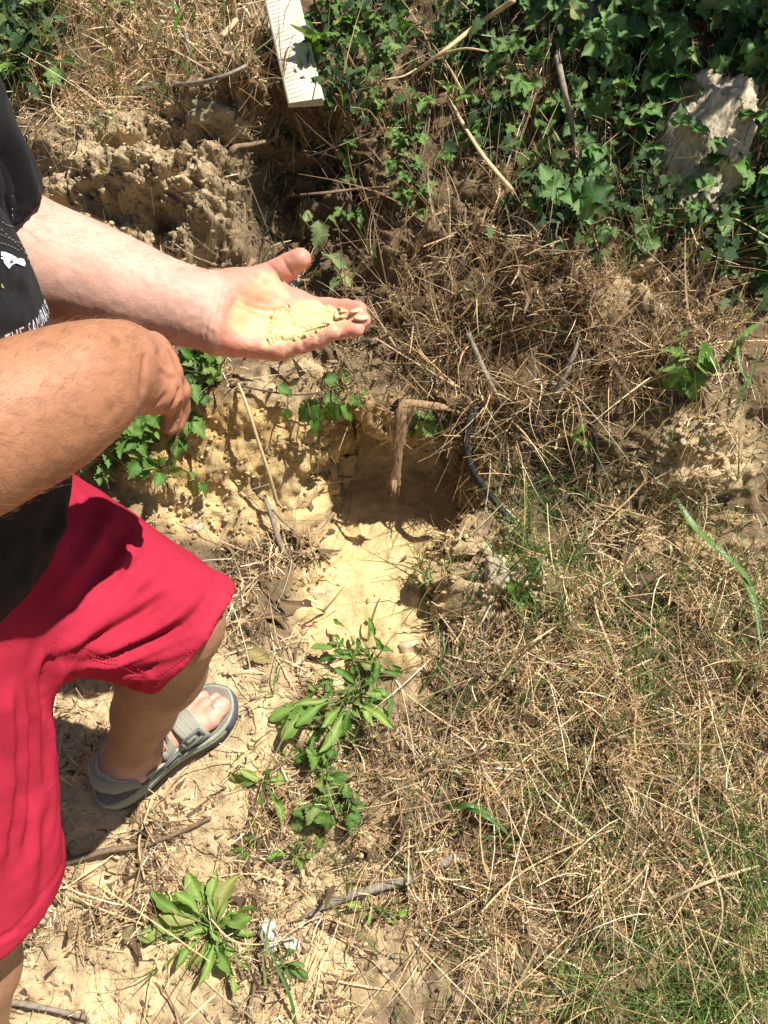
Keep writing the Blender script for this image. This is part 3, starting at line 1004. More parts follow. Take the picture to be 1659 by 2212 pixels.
for k in range(7):          # and down the standing leg
    F_([(14 + 18 * k, 1475 + 12 * k), (22 + 16 * k, 1600), (20 + 17 * k, 1740), (6 + 18 * k, 1860)], (.0020, -.0024)[k % 2], .0055)
F_([(150, 1060), (215, 1110), (260, 1180)], -.003, .007)
SHN = vnormals(SHV, SHF)
SHV2 = folds(SHV, SHN, FL, t0)
for cp_, hn_ in ((LCUT, L_HN), (RCUT, R_HN)):      # turned-up hem
    hd = (SHV - cp_) @ hn_
    onleg = np.linalg.norm(SHV - cp_, axis=1) < .16
    SHV2 = SHV2 + SHN * (onleg * ((hd > -.026) * .0016 - .0022 * np.exp(-((hd + .027) / .0028) ** 2)))[:, None]
SHV2 = SHV2 + SHN * (fbm(SHV, 22, 3, 400) * .0016)[:, None]
# inseam and hem stitching: narrow grooves
SE = [([(115, 1385), (180, 1408), (250, 1436), (310, 1462), (345, 1476)], -.0022, .0035), ([(497, 1262), (480, 1320), (420, 1400), (340, 1462)], -.0020, .0032),
      ([(0, 2025), (60, 2000), (110, 1960), (145, 1900)], -.0020, .0032)]
SHV2 = folds(SHV2, SHN, SE, t0)
scol = np.tile(np.array([.40, .026, .052]), (len(SHV), 1)) * (1 + .16 * fbm(SHV, 12, 3, 410) + .04 * fbm(SHV, 90, 2, 420))[:, None]
M_red = mat_attr('red_cotton', rough=.92, spec=.12, nscale=900, namp=.18, bumpd=.0008)
M_red.node_tree.nodes['Principled BSDF'].inputs['Specular IOR Level'].default_value = .03
shorts = obj('shorts', make_mesh('shorts', SHV2, SHF, np.clip(scol, .005, 1)), M_red, person)
SHT = BVHTree.FromPolygons(SHV2.tolist(), SHF.tolist())

TSV, TSF = surface_net(shirt_field, (-.85, .25, .86), (-.15, 1.02, 1.66), .0045)
TSV = relax(TSV, TSF, 1, .5)
t1 = BVHTree.FromPolygons(TSV.tolist(), TSF.tolist())
TL = [([(20, 660), (60, 620), (90, 590)], -.006, .010), ([(0, 690), (50, 655), (105, 640)], .004, .010), ([(40, 1280), (90, 1200), (140, 1090)], .005, .014), ([(10, 1350), (70, 1250), (110, 1130)], -.006, .014),
      ([(20, 420), (30, 460), (40, 480)], -.004, .008), ([(70, 1330), (120, 1250), (150, 1180)], .004, .010), ([(10, 260), (50, 330), (70, 430)], .004, .014), ([(0, 330), (30, 400), (40, 460)], -.005, .012)]
TSN = vnormals(TSV, TSF)
TSV2 = folds(TSV, TSN, TL, t1) + TSN * (fbm(TSV, 14, 3, 430) * .003)[:, None]
tcol = np.tile(np.array([.010, .010, .011]), (len(TSV), 1)) * (1 + .15 * fbm(TSV, 20, 3, 440))[:, None]
M_black = mat_attr('black_cotton', rough=.9, spec=.2, nscale=1000, namp=.3, bumpd=.0008)
M_black.node_tree.nodes['Principled BSDF'].inputs['Sheen Weight'].default_value = .03
shirt = obj('t_shirt', make_mesh('t_shirt', TSV2, TSF, np.clip(tcol, .004, 1)), M_black, person)
SHIRTT = BVHTree.FromPolygons(TSV2.tolist(), TSF.tolist())

# white print on the shirt front
M_white = mat_plain('white_print', (.82, .82, .86), (.74, .74, .80), 300, .7, .3)
def shirt_pt(y, z, off=.0012):
    q, n, _, _ = SHIRTT.ray_cast(Vector((.1, y, z)), Vector((-1, 0, 0)))
    if q is None:
        return np.array([-.4, y, z])
    return np.array(q) + np.array(n) * off
def shirt_px(u, v, off=.0012):
    d = Vector(W(u, v, 1.0)) - CAMV
    q, n, _, _ = SHIRTT.ray_cast(CAMV, d.normalized())
    return None if q is None else np.array(q) + np.array(n) * off
def print_text(body_txt, size, squeeze, y0, z0, slope, curve):
    cu = bpy.data.curves.new('lettering', 'FONT')
    cu.body = body_txt; cu.size = size; cu.resolution_u = 3; cu.space_character = 1.12
    to = bpy.data.objects.new('lettering', cu); C.objects.link(to)
    bpy.context.view_layer.update()
    me = bpy.data.meshes.new_from_object(to.evaluated_get(bpy.context.evaluated_depsgraph_get()))
    bpy.data.objects.remove(to)
    V = np.array([v.co[:] for v in me.vertices])
    out = [shirt_pt(y0 + x * squeeze, z0 + y + slope * (x * squeeze) + curve * (x * squeeze) ** 2) for x, y, _ in V]
    F = [tuple(p.vertices) for p in me.polygons]
    return obj('lettering', make_mesh('lettering', out, F, smooth=False), M_white, shirt)
print_text('THE SAMURAI SPIRIT', .0170, .74, .582, 1.224, -.20, 0.0)
# emblem: a white flying shape, cut by the edge of the picture
def px_shape(name, poly, mat, n_in=1):
    P = [shirt_px(*p) for p in poly]
    if any(p is None for p in P):
        P = [p if p is not None else [q for q in P if q is not None][0] for p in P]
    return obj(name, make_mesh(name, P, [tuple(range(len(P)))], smooth=False), mat, shirt)
def Z3(l):      # enlarged shirt crop to photo pixels
    return [(x * .16844, 406.6 + y * .16844) for x, y in l]
for pl in ([(0, 822), (60, 832), (130, 858), (190, 890), (210, 908), (150, 912), (95, 912), (60, 900), (0, 872)],
           [(0, 895), (50, 905), (110, 922), (190, 918), (240, 902), (290, 915), (312, 970), (300, 1010), (235, 985), (190, 968), (150, 985), (118, 1015), (105, 1040), (70, 1005), (40, 965), (30, 925), (0, 912)]):
    px_shape('emblem', Z3(pl), M_white)
M_yprint = mat_plain('yellow_print', (.55, .5, .22), (.4, .36, .15), 300, .7)
px_shape('emblem', Z3([(0, 1215), (22, 1240), (38, 1285), (0, 1268)]), M_yprint)
# pale seam stitching on the shoulder panel: short dashes
M_thread = mat_plain('grey_thread', (.22, .21, .20), (.15, .15, .15), 200, .8)
st = MB()
def stitch(pts, gap=.006):
    pts = spline([p for p in (shirt_px(*q, off=.0006) for q in pts) if p is not None], 60)
    L = np.concatenate([[0], np.cumsum(np.linalg.norm(np.diff(pts, axis=0), axis=1))])
    for s in np.arange(0, L[-1] - gap * .6, gap):
        a = [np.interp(s, L, pts[:, k]) for k in range(3)]; b = [np.interp(s + gap * .62, L, pts[:, k]) for k in range(3)]
        st.tube([a, b], .0005, 4)
for l in ([(5, 1) for _ in ()],):
    pass
stitch(Z3([(5, 530), (100, 620), (200, 690), (290, 750), (360, 850), (410, 980), (425, 1070)]))
stitch(Z3([(5, 600), (110, 650), (200, 715), (280, 800), (340, 880), (395, 1000)]))
stitch(Z3([(5, 710), (80, 730), (170, 770), (250, 815)]))
stitch(Z3([(20, 440), (90, 480), (170, 500)]))
stitch(Z3([(160, 10), (163, 200), (158, 420)]))
st.build('stitching', M_thread, shirt, 'stuff')
stq = MB(); st = stq
def stitch_shorts(pts, gap=.0045):
    P = []
    for u, v in pts:
        d = Vector(W(u, v, 1.0)) - CAMV
        q, n, _, _ = SHT.ray_cast(CAMV, d.normalized())
        if q is not None:
            P.append(np.array(q) + np.array(n) * .0005)
    P = spline(P, 80)
    L = np.concatenate([[0], np.cumsum(np.linalg.norm(np.diff(P, axis=0), axis=1))])
    for s in np.arange(0, L[-1] - gap * .6, gap):
        a = [np.interp(s, L, P[:, k]) for k in range(3)]; b = [np.interp(s + gap * .6, L, P[:, k]) for k in range(3)]
        st.tube([a, b], .0005, 4)
M_redthread = mat_plain('red_thread', (.50, .03, .05), (.42, .02, .04), 200, .8)
for l, _, _ in SE:
    stitch_shorts(l)
stitch_shorts([(u + 3, v - 9) for u, v in SE[0][0]])
stq.build('stitching', M_redthread, shorts, 'stuff')

# hair: head cap, and the fine hair of the arms and shin
M_hair = mat_plain('dark_hair', (.05, .032, .02), (.03, .02, .012), 100, .6)
def hair_field(P):
    d = ell(P, HEADC + np.array([-.014, 0, .036]), (.104, .085, .110))
    d = np.maximum(d, (P - (HEADC + np.array([.055, 0, .075]))) @ np.array([.75, 0, -.66]))
    d = np.maximum(d, (P - (HEADC + np.array([-.02, 0, -.03]))) @ np.array([.62, 0, -.78]) - .0)
    return d
HV, HF = surface_net(hair_field, HEADC - .16, HEADC + .19, .007)
HV = HV + vnormals(HV, HF) * (fbm(HV, 60, 2, 450) * .003)[:, None]
obj('hair', make_mesh('hair', HV, HF), M_hair, person)

def ribbons(roots, dirs, L, Wd, bend, nseg, side=None, taper=.75, rng=RNG):
    """thin curved blades: returns verts, quads; one row per blade"""
    n = len(roots)
    t = np.linspace(0, 1, nseg + 1)
    c = roots[:, None] + dirs[:, None] * (L[:, None] * t)[..., None] + bend[:, None] * (L[:, None] * t ** 2)[..., None]
    tan = dirs[:, None] + 2 * bend[:, None] * t[None, :, None]
    if side is None:
        side = rng.normal(size=(n, 3))
    s = np.cross(tan, np.broadcast_to(side[:, None], tan.shape))
    s /= np.linalg.norm(s, axis=-1, keepdims=True) + 1e-9
    w = Wd[:, None] * (1 - taper * t ** 1.5)[None] * .5
    V = np.stack([c - s * w[..., None], c + s * w[..., None]], 2).reshape(-1, 3)
    b = (np.arange(n) * (nseg + 1) * 2)[:, None]
    k = np.arange(nseg)[None] * 2
    F = np.stack([b + k, b + k + 1, b + k + 3, b + k + 2], -1).reshape(-1, 4)
    return V, F

def arm_hair(name, mask, count, axis, ln, seed, w=.00022):
    rg = np.random.default_rng(seed)
    ix = np.where(mask)[0]
    ix = rg.choice(ix, count)
    r = BV[ix] + rg.normal(size=(count, 3)) * .001
    nn = BN[ix]
    r = r - nn * .0008
    ax_ = axis - nn * (nn @ axis)[:, None]
    ax_ /= np.linalg.norm(ax_, axis=1, keepdims=True) + 1e-9
    crs = np.cross(nn, ax_)
    dr = ax_ * .75 + nn * (.55 + .25 * rg.random((count, 1))) + crs * rg.normal(size=(count, 1)) * .35
    dr /= np.linalg.norm(dr, axis=1, keepdims=True)
    L = ln * (.5 + rg.random(count))
    V, F = ribbons(r, dr, L, np.full(count, w), -nn * .35, 3, rng=rg)
    obj(name, make_mesh(name, V, F), M_bodyhair, body, 'stuff')
M_bodyhair = mat_plain('body_hair', (.22, .12, .065), (.13, .07, .04), 100, .5)
axR = R_FORE[-1] - R_FORE[1]; axR /= np.linalg.norm(axR)
mRf = mR & (bu < 300) & (bu > -150)
arm_hair('arm_hair', mRf, 4200, axR, .012, 1, .00014)
top_out = mL & (bu < 470) & (bu > 60) & ((BN @ palm_n < .35) | (bv < 590 + .22 * (bu - 300) - 20))
arm_hair('arm_hair', top_out, 2600, ax, .012, 2, .00017)
arm_hair('arm_hair', mL & (bu < 440) & (bu > 100), 500, ax, .009, 3, .00013)
shin = mG & (bv > 1400) & (bv < 1620) & (bu > 200)
arm_hair('leg_hair', shin, 700, np.array([0, .0, -1.0]), .012, 4)

# ------------------------------------------------------------------ sandals
M_outsole = mat_plain('dark_rubber', (.06, .06, .06), (.035, .035, .035), 200, .8)
M_midsole = mat_plain('grey_green_foam', (.34, .36, .27), (.27, .29, .215), 150, .75, bumpd=.0006)
M_footbed = mat_plain('worn_footbed', (.24, .21, .18), (.17, .15, .13), 120, .9, bumpd=.0008)
M_strap = mat_plain('grey_strap', (.31, .295, .235), (.23, .22, .175), 260, .85, bumpd=.0006)
M_pad = mat_plain('cream_lining', (.50, .46, .36), (.40, .37, .29), 260, .95, bumpd=.0008)
M_buckle = mat_plain('grey_buckle', (.13, .145, .13), (.10, .11, .10), 200, .5)
M_pipe = mat_plain('light_piping', (.36, .37, .33), (.30, .31, .28), 200, .8)
M_toe = mat_plain('blue_grey_rubber', (.10, .12, .15), (.07, .085, .11), 200, .7)
M_redmark = mat_plain('red_mark', (.35, .05, .05), (.28, .04, .04), 200, .8)
OUT_L = np.array([-.034, -.029, -.016, .012, .05, .085, .12, .155, .185, .21, .232, .247, .254, .256])
OUT_R = np.array([.004, .020, .030, .037, .036, .033, .035, .043, .048, .047, .040, .027, .012, .002])      # big toe side
OUT_M = np.array([.004, .020, .030, .036, .038, .040, .044, .049, .051, .046, .034, .018, .008, .002])      # little toe side
def outline(off, n=28):
    ls = np.linspace(0, 1, n); ls = OUT_L[0] + (OUT_L[-1] - OUT_L[0]) * (.5 - .5 * np.cos(math.pi * ls))
    r = np.interp(ls, OUT_L, OUT_R); m = np.interp(ls, OUT_L, OUT_M)
    a = [(l, w) for l, w in zip(ls, r)] + [(l, -w) for l, w in zip(ls[::-1], m[::-1])]
    a = np.array(a)
    for _ in range(2):
        a = (a + np.roll(a, 1, 0) * .5 + np.roll(a, -1, 0) * .5) / 2
    c = np.array([.12, 0])
    nrm = np.roll(a, -1, 0) - np.roll(a, 1, 0); nrm = np.stack([-nrm[:, 1], nrm[:, 0]], 1)
    nrm /= np.linalg.norm(nrm, axis=1, keepdims=True) + 1e-9
    s = np.sign((nrm * (a - c)).sum(1)).mean()
    return a + nrm * s * off
def sandal(fr, sgn):
    root = thing('sandal', '', '')
    for k in ('label', 'category'):
        del root[k]
    root.parent = person
    root.matrix_parent_inverse = Matrix.Translation(-world_loc(person))
    arch = lambda l: .006 * math.exp(-((l - .13) / .05) ** 2)
    spring = lambda l: .010 * sstep(.18, .26, l) + .003 * sstep(.03, -.015, l)
    def loft(layers, name, mat, cap=True):
        V, F = [], []
        n = None
        for off, h in layers:
            o = outline(off); n = len(o)
            for l, w in o:
                V.append(FP(fr, l, w, h + (arch(l) + spring(l)) * (1 if h < .01 else .6) + (0 if h < .012 else .004 * sstep(.10, .0, l)), sgn))
        for k in range(len(layers) - 1):
            for j in range(n):
                j2 = (j + 1) % n
                F.append((k * n + j, k * n + j2, (k + 1) * n + j2, (k + 1) * n + j) if sgn > 0 else (k * n + j, (k + 1) * n + j, (k + 1) * n + j2, k * n + j2))
        if cap:
            top = (len(layers) - 1) * n
            for j in range(n // 2 - 1):
                F.append((top + j, top + j + 1, top + n - 2 - j, top + n - 1 - j))
                F.append((j + 1, j, n - 1 - j, n - 2 - j))
        return obj(name, make_mesh(name, V, F), mat, root)
    loft([(-.006, -.006), (-.001, -.004), (.001, .006), (-.001, .0075)], 'outsole', M_outsole)
    loft([(-.001, .0078), (.0015, .011), (.0005, .0125), (.002, .0150), (.002, .0200), (.0008, .0215), (.0018, .0235), (.0005, .0285), (-.003, .0290), (-.0045, .0270)], 'midsole', M_midsole)
    loft([(-.0042, .0255), (-.0045, .0285), (-.008, .0292)], 'footbed', M_footbed)
    # blue-grey toe bumper
    o = outline(.0026)
    sel = [i for i in range(len(o)) if o[i, 0] > .205]
    V = []
    for i in sel:
        l, w = o[i]
        for h in (.006, .012, .020, .025):
            V.append(FP(fr, l, w * (1.0), h + spring(l) * .8, sgn))
    F = [(a * 4 + b, (a + 1) * 4 + b, (a + 1) * 4 + b + 1, a * 4 + b + 1) for a in range(len(sel) - 1) for b in range(3)]
    ob = obj('toe_bumper', make_mesh('toe_bumper', V, F), M_toe, root)
    sm = ob.modifiers.new('thick', 'SOLIDIFY'); sm.thickness = .003
    H, f, r, n, Ln = fr
    def surf(l, th, off):
        """foot surface at length l, angle th (0 = top, + = inner side)"""
        a = math.radians(th)
        c = FP(fr, l, -.002, SOLE + .016, sgn)
        d = r * math.sin(a) * sgn + n * math.cos(a)
        q, nn, _, _ = BODYT.ray_cast(Vector(c + d * .11), Vector(-d))
        if q is None or np.linalg.norm(np.array(q) - c) > .09:
            q = c + d * .036
        p = np.array(q) + d * off
        hh = (p - H) @ n
        if hh < .022:
            p = p + n * (.022 - hh)
        return p
    def strap(path, width, name, mat, off=.0025, thick=.0030, nw=4, parent=None, m=22):
        path = spline([(a, b / 100.0) for a, b in path], m)
        tang = np.gradient(path, axis=0)
        V = []
        for (l, th), tg in zip(path, tang):
            for j in range(nw + 1):
                b = (j / nw - .5) * width
                ll, tt = l, th * 100
                # width runs across the path: mostly along the foot for a strap over the top, round it for a side panel
                k = math.hypot(tg[0] * 8, tg[1]); px_, py_ = tg[1] / k, -tg[0] * 8 / k
                V.append(surf(ll + px_ * b, tt + py_ * b / .036 * 57, off))
        V = np.array(V).reshape(m, nw + 1, 3)
        for _ in range(2):
            V[1:-1] = V[1:-1] * .5 + (V[:-2] + V[2:]) * .25
        V = V.reshape(-1, 3)
        w1 = nw + 1
        F = [(i * w1 + j, i * w1 + j + 1, (i + 1) * w1 + j + 1, (i + 1) * w1 + j) for i in range(m - 1) for j in range(nw)]
        ob = obj(name, make_mesh(name, V, F), mat, parent or root)
        md = ob.modifiers.new('thick', 'SOLIDIFY'); md.thickness = thick; md.offset = 0
        return ob, V.reshape(m, w1, 3)
    def pipe(pts, rad, parent, mat=M_pipe, name='piping'):
        mb = MB(); mb.tube(pts, rad, 5); return mb.build(name, mat, parent)
    # padded inner panel from the heel cup to the forefoot, big-toe side, and its outer twin
    for s, nm in ((1, 'side_panel'), (-1, 'side_panel')):
        o1, g = strap([(.062, 88 * s), (.085, 92 * s), (.115, 90 * s), (.150, 86 * s), (.185, 86 * s)], .030, nm, M_strap, .0035, .004, 6)
        pipe(g[:, -1 if s > 0 else 0] if s > 0 else g[:, -1], .0024, o1, M_pad, 'padded_edge')
    o1, g = strap([(.160, 100), (.166, 60), (.168, 20), (.166, -25), (.158, -65), (.150, -100)], .034, 'forefoot_panel', M_pad, .0020, .0026)
    o1, g = strap([(.174, 102), (.172, 60), (.170, 15), (.160, -30), (.150, -70), (.145, -100)], .026, 'forefoot_strap', M_strap, .0052, .0030)
    pipe(g[:, 0], .0011, o1); pipe(g[:, 2] + n * .0018, .0010, o1); pipe(g[:, -1], .0011, o1)
    o2, g2 = strap([(.160, 64), (.1575, 35), (.155, 5), (.150, -22)], .019, 'strap_tab', M_strap, .0095, .0030)
    pipe(g2[:, 2] + n * .0020, .0009, o2)
    o1, g = strap([(.104, 102), (.114, 70), (.124, 35), (.128, 0), (.124, -40), (.116, -90)], .021, 'instep_strap', M_strap, .0046, .0032)
    pipe(g[:, 2] + n * .0018, .0010, o1); pipe(g[:, 0], .0010, o1)
    mb = MB()
    for q in (7, 9):
        c = g[q, 3] + (g[q, 3] - (H + f * .1)) * .02; mb.tube([c, c + f * .004, c + f * .006], [.0014, .0018, .001], 6)
    mb.build('red_mark', M_redmark, o1, 'stuff')
    # buckles: flat loops where the straps turn back
    def buckle(l, th, wl, wt):
        c = surf(l, th, .0105); e1 = surf(l + .01, th, .0105) - surf(l - .01, th, .0105); e1 /= np.linalg.norm(e1)
        e2 = surf(l, th + 12, .0105) - surf(l, th - 12, .0105); e2 -= e1 * (e1 @ e2); e2 /= np.linalg.norm(e2)
        mb = MB()
        cs = [c + e1 * a * wl + e2 * b * wt for a, b in ((-1, -1), (1, -1), (1, 1), (-1, 1))]
        for a in range(4):
            mb.tube([cs[a], (cs[a] + cs[(a + 1) % 4]) / 2, cs[(a + 1) % 4]], .0026, 6)
        mb.build('buckle', M_buckle, root)
    buckle(.162, 62, .0165, .0075)
    buckle(.113, 72, .0145, .0070)
    # heel strap: padded band round the back of the heel
    def around(phi, h, off):
        c = FP(fr, .040, 0, h, sgn)
        d = -f * math.cos(phi) + r * math.sin(phi) * sgn
        q, nn, _, _ = BODYT.ray_cast(Vector(c + d * .12), Vector(-d))
        q = np.array(q) if q is not None else c + d * .036
        if np.linalg.norm(q - c) > .075:
            q = c + d * .05
        return q + d * off
    phs = np.linspace(-1.75, 1.75, 30)
    def band(h0, h1, off, thick, name, mat, drop_=.010):
        V = []
        for p in phs:
            for j in range(5):
                hh = h0 + (h1 - h0) * j / 4 - drop_ * max(0, abs(p) - .7)
                V.append(around(p, hh, off))
        V = np.array(V).reshape(30, 5, 3)
        for _ in range(3):
            V[1:-1] = V[1:-1] * .5 + (V[:-2] + V[2:]) * .25
        F = [(i * 5 + j, i * 5 + j + 1, (i + 1) * 5 + j + 1, (i + 1) * 5 + j) for i in range(29) for j in range(4)]
        ob = obj(name, make_mesh(name, V.reshape(-1, 3), F), mat, root)
        md = ob.modifiers.new('thick', 'SOLIDIFY'); md.thickness = thick; md.offset = 0
        return ob, V
    o3, g3 = band(.074, .097, .0015, .004, 'heel_lining', M_pad, .020)
    o4, g4 = band(.0765, .0945, .0040, .003, 'heel_strap', M_strap, .020)
    for j in (0, 2, 4):
        pipe(g4[:, j] + (g4[:, j] - FP(fr, .04, 0, .075, sgn)) * .03, .0010, o4)
    return root
sandal(LF, 1)
sandal(RF, -1)

# ------------------------------------------------------------------ sand in the palm and running off it
M_sandgrain = mat_attr('yellow_sand', rough=.95, spec=.1, nscale=900, namp=.30, bumpd=.0012)
def palm_px(u, v):
    d = (Vector(W(u, v, 1.0)) - CAMV).normalized()
    q, n, _, _ = BODYT.ray_cast(CAMV, d)
    return (None, None) if q is None else (np.array(q), np.array(n))
HEAP = Z1([(520, 740), (600, 700), (660, 660), (720, 600), (790, 560), (930, 575), (1060, 605), (1150, 615), (1190, 660), (1160, 720), (1110, 760), (1040, 785), (960, 835), (860, 885), (760, 900), (700, 880), (610, 900), (540, 1000), (535, 960), (570, 860), (560, 770)])
hp = np.array(HEAP)
us = np.arange(hp[:, 0].min() - 6, hp[:, 0].max() + 6, 1.6); vs = np.arange(hp[:, 1].min() - 6, hp[:, 1].max() + 6, 1.6)
UU, VV = np.meshgrid(us, vs)
mask = np.zeros(UU.shape)
for a in range(16):
    rr = (4, 10, 17, 24)[a % 4]
    jx = fbm(np.stack([UU, VV, UU * 0], -1), .12, 2, 7) * 5
    mask += inpoly(UU + rr * math.cos(a * 2.4) + jx, VV + rr * math.sin(a * 2.4) + jx, HEAP) / 16
upv = np.array([0, -.45, .89])
V, vid = [], -np.ones(UU.shape, int)
hn = fbm(np.stack([UU, VV, UU * 0], -1), .10, 3, 9); hn2 = fbm(np.stack([UU, VV, UU * 0], -1), .5, 2, 19)
for i in range(UU.shape[0]):
    for j in range(UU.shape[1]):
        if mask[i, j] > .04:
            q, n = palm_px(UU[i, j], VV[i, j])
            if q is not None:
                m_ = sstep(.05, 1.0, mask[i, j])
                h = -.0014 + m_ * (.0062 + .0012 * hn[i, j]) + .0003 * hn2[i, j] * sstep(.1, .3, mask[i, j])
                vid[i, j] = len(V); V.append(q + upv * h)
F = []
for i in range(UU.shape[0] - 1):
    for j in range(UU.shape[1] - 1):
        k = (vid[i, j], vid[i + 1, j], vid[i + 1, j + 1], vid[i, j + 1])
        if min(k) >= 0 and max(np.linalg.norm(V[k[0]] - V[k[2]]), np.linalg.norm(V[k[1]] - V[k[3]])) < .008:
            F.append(k)
V = np.array(V)
hc = np.array([.74, .545, .275]) * (1 + .08 * fbm(V, 120, 2, 22) + .05 * fbm(V, 400, 2, 23))[:, None]
hs = thing('sand_heap', 'small heap of yellow sand lying in the open palm and fingers of the man', 'sand', tuple(W(620, 690, .93)))
obj('sand', make_mesh('sand', V, F, np.clip(hc, 0, 1)), M_sandgrain, hs)
def pebble_mesh(name, seed, sub=1, col=None, sq=(1, .8, .65), amp=.25):
    import bmesh
    bm = bmesh.new()
    bmesh.ops.create_icosphere(bm, subdivisions=sub, radius=1)
    P = np.array([v.co[:] for v in bm.verts])
    F = [tuple(v.index for v in f.verts) for f in bm.faces]
    bm.free()
    P = P * (1 + amp * fbm(P + seed * 3.1, 1.3, 2, seed))[:, None] * np.array(sq)
    if col is None:
        return P, F
    return make_mesh(name, P, np.array(F, np.int32), np.tile(np.array(col), (len(P), 1)), True)
CRU = [pebble_mesh('crumb', s, 2, amp=.55) for s in range(5)]
def lump_at(p, size, seed, mb, colr):
    P, F = CRU[seed % 5]
    a = seed * 1.7
    R = np.array(Matrix.Rotation(a, 3, 'Z') @ Matrix.Rotation(a * .6, 3, 'X'))
    mb.add(P @ R.T * size * np.array([1.15, 1.0, .7]) + p, F, colr)
for (x, y, s, c) in ((1110, 615, .0075, (.70, .55, .34)), (1210, 615, .004, (.70, .54, .32)), (1240, 640, .006, (.72, .55, .31)), (1070, 755, .0062, (.27, .21, .14)), (1340, 640, .0085, (.72, .56, .33)),
                     (1180, 690, .008, (.73, .55, .30)), (1240, 690, .006, (.72, .54, .29)), (1130, 720, .006, (.73, .55, .30)), (880, 655, .0045, (.62, .38, .26)), (790, 590, .0022, (.25, .2, .14))):
    u, v = Z1([(x, y)])[0]
    q, n = palm_px(u, v)
    if q is not None:
        mb = MB(); lump_at(q + upv * s * .05, s * .62, int(x), mb, c); mb.build('sand_crumb', M_sandgrain, hs)
q, n = palm_px(*Z1([(1385, 700)])[0])
if q is not None:
    P, F = pebble_mesh('p', 9, 2, amp=.2)
    fwd = np.array([1, 0, 0])
    mb = MB(); mb.add(P * np.array([.0085, .0070, .0042]) + q + upv * .0002, F, (.72, .56, .33)); mb.build('sand_crust', M_sandgrain, hs)
# grains falling from the fingers
rg = np.random.default_rng(5)
ng = 1500
top = W(755, 720, .93)
tt = rg.random(ng) ** .8
pos = top + np.stack([rg.normal(0, .004, ng) + tt * rg.normal(.004, .022, ng), rg.normal(0, .008, ng), -tt * .085 + rg.normal(0, .004, ng)], 1)
tet = np.array([(1, 1, 1), (-1, -1, 1), (-1, 1, -1), (1, -1, -1)]) * .00042
V = (pos[:, None] + tet[None] * (.5 + rg.random((ng, 1, 1)))).reshape(-1, 3)
b = (np.arange(ng) * 4)[:, None, None]
F = (b + np.array([(0, 1, 2), (0, 3, 1), (0, 2, 3), (1, 3, 2)])[None]).reshape(-1, 3)
gc = np.repeat(np.where(rg.random((ng, 1)) < .5, np.array([[.30, .23, .14]]), np.array([[.6, .45, .24]])), 4, 0)
fs = obj('falling_sand', make_mesh('falling_sand', V, F.astype(np.int32), gc, False), M_sandgrain, kind='stuff')
tag(fs, 'thin curtain of sand grains falling from the fingertips of the open hand', 'sand grains')

# ------------------------------------------------------------------ ground cover: straw, leaf crumbs, crumbs of earth, grass (nobody could count them)
Gf = G.reshape(-1, 3); Nf = Nn.reshape(-1, 3); Uf = U.ravel(); Vf = V_.ravel()
area = (np.linalg.norm(np.cross(np.gradient(G, axis=1), np.gradient(G, axis=0)), axis=-1)).ravel()
vis = (near.ravel()) & (Uf > -260) & (Uf < 1920) & (Vf > -220) & (Vf < 2420)
smooth_f = smooth_sand.ravel(); clod_f = clod.ravel(); wall_f = wall.ravel(); bare_f = bareR.ravel(); bump_f = bumpR.ravel(); foot_f = foot_flat.ravel()
strip_clear = blob(Uf, Vf, 645, 140, 50, 105, .3, -18)
def fld(*bl):
    r = np.zeros(len(Uf))
    for b in bl:
        wgt = b[0]
        r = np.maximum(r, wgt * blob(Uf, Vf, *b[1:]))
    return r
patch = fbm(Gf, 11, 3, 501)
patch2 = fbm(Gf, 30, 2, 511)
bare_spots = fld((1, 190, 1760, 80, 60, .5), (1, 570, 1600, 80, 45, .5), (1, 470, 1440, 60, 60, .5), (.9, 160, 2080, 110, 60, .6), (.9, 700, 1960, 60, 60, .6), (.9, 330, 2140, 130, 50, .6), (.9, 690, 2060, 90, 60, .6),
                 (.95, 500, 1110, 190, 60, .5), (.7, 640, 1080, 100, 80, .5), (.9, 1470, 960, 80, 60, .5), (.8, 1490, 1170, 70, 50, .5), (.8, 1070, 1250, 110, 90, .5), (.7, 590, 2140, 70, 50, .6), (.8, 640, 1900, 70, 50, .6), (.7, 860, 1905, 50, 30, .6))
keep = (1 - .93 * smooth_f) * (1 - .88 * clod_f) * (1 - .9 * wall_f) * (1 - .75 * bare_f) * (1 - .6 * bump_f) * (1 - .93 * foot_f) * (1 - .95 * strip_clear) * (1 - .85 * bare_spots)
dark_mid = fld((1, 680, 500, 165, 280, .4))
dens = .16 + fld((1.0, 1300, 1750, 560, 640, .5), (.9, 1200, 780, 310, 300, .4), (1.0, 260, 120, 330, 150, .4), (.6, 450, 1900, 600, 500, .5), (.75, 610, 1290, 110, 170, .5), (.55, 1400, 300, 400, 300, .5), (.9, 1500, 1300, 300, 300, .5))
dens = dens * keep * np.clip(1 + 1.3 * patch + .6 * patch2, .05, 2.6) * (1 - .8 * dark_mid)
def sample(weight, n, seed):
    rg = np.random.default_rng(seed)
    w = np.where(vis, weight * area, 0); w = w / w.sum()
    ix = rg.choice(len(w), n, p=w)
    return ix, rg
def jitter(ix, rg):
    p = Gf[ix]
    n = Nf[ix]
    t = rg.normal(size=(len(ix), 3)); t -= n * (t * n).sum(1, keepdims=True)
    return p + t * .003, n
def tangent(n, rg):
    t = rg.normal(size=n.shape); t -= n * (t * n).sum(1, keepdims=True)
    return t / (np.linalg.norm(t, axis=1, keepdims=True) + 1e-9)
def colours(base, rg, ix=None, amp=.25):
    base = np.asarray(base)
    c = base[rg.integers(0, len(base), len(ix))]
    return c * (1 + amp * (rg.random((len(ix), 1)) - .5) * 2)
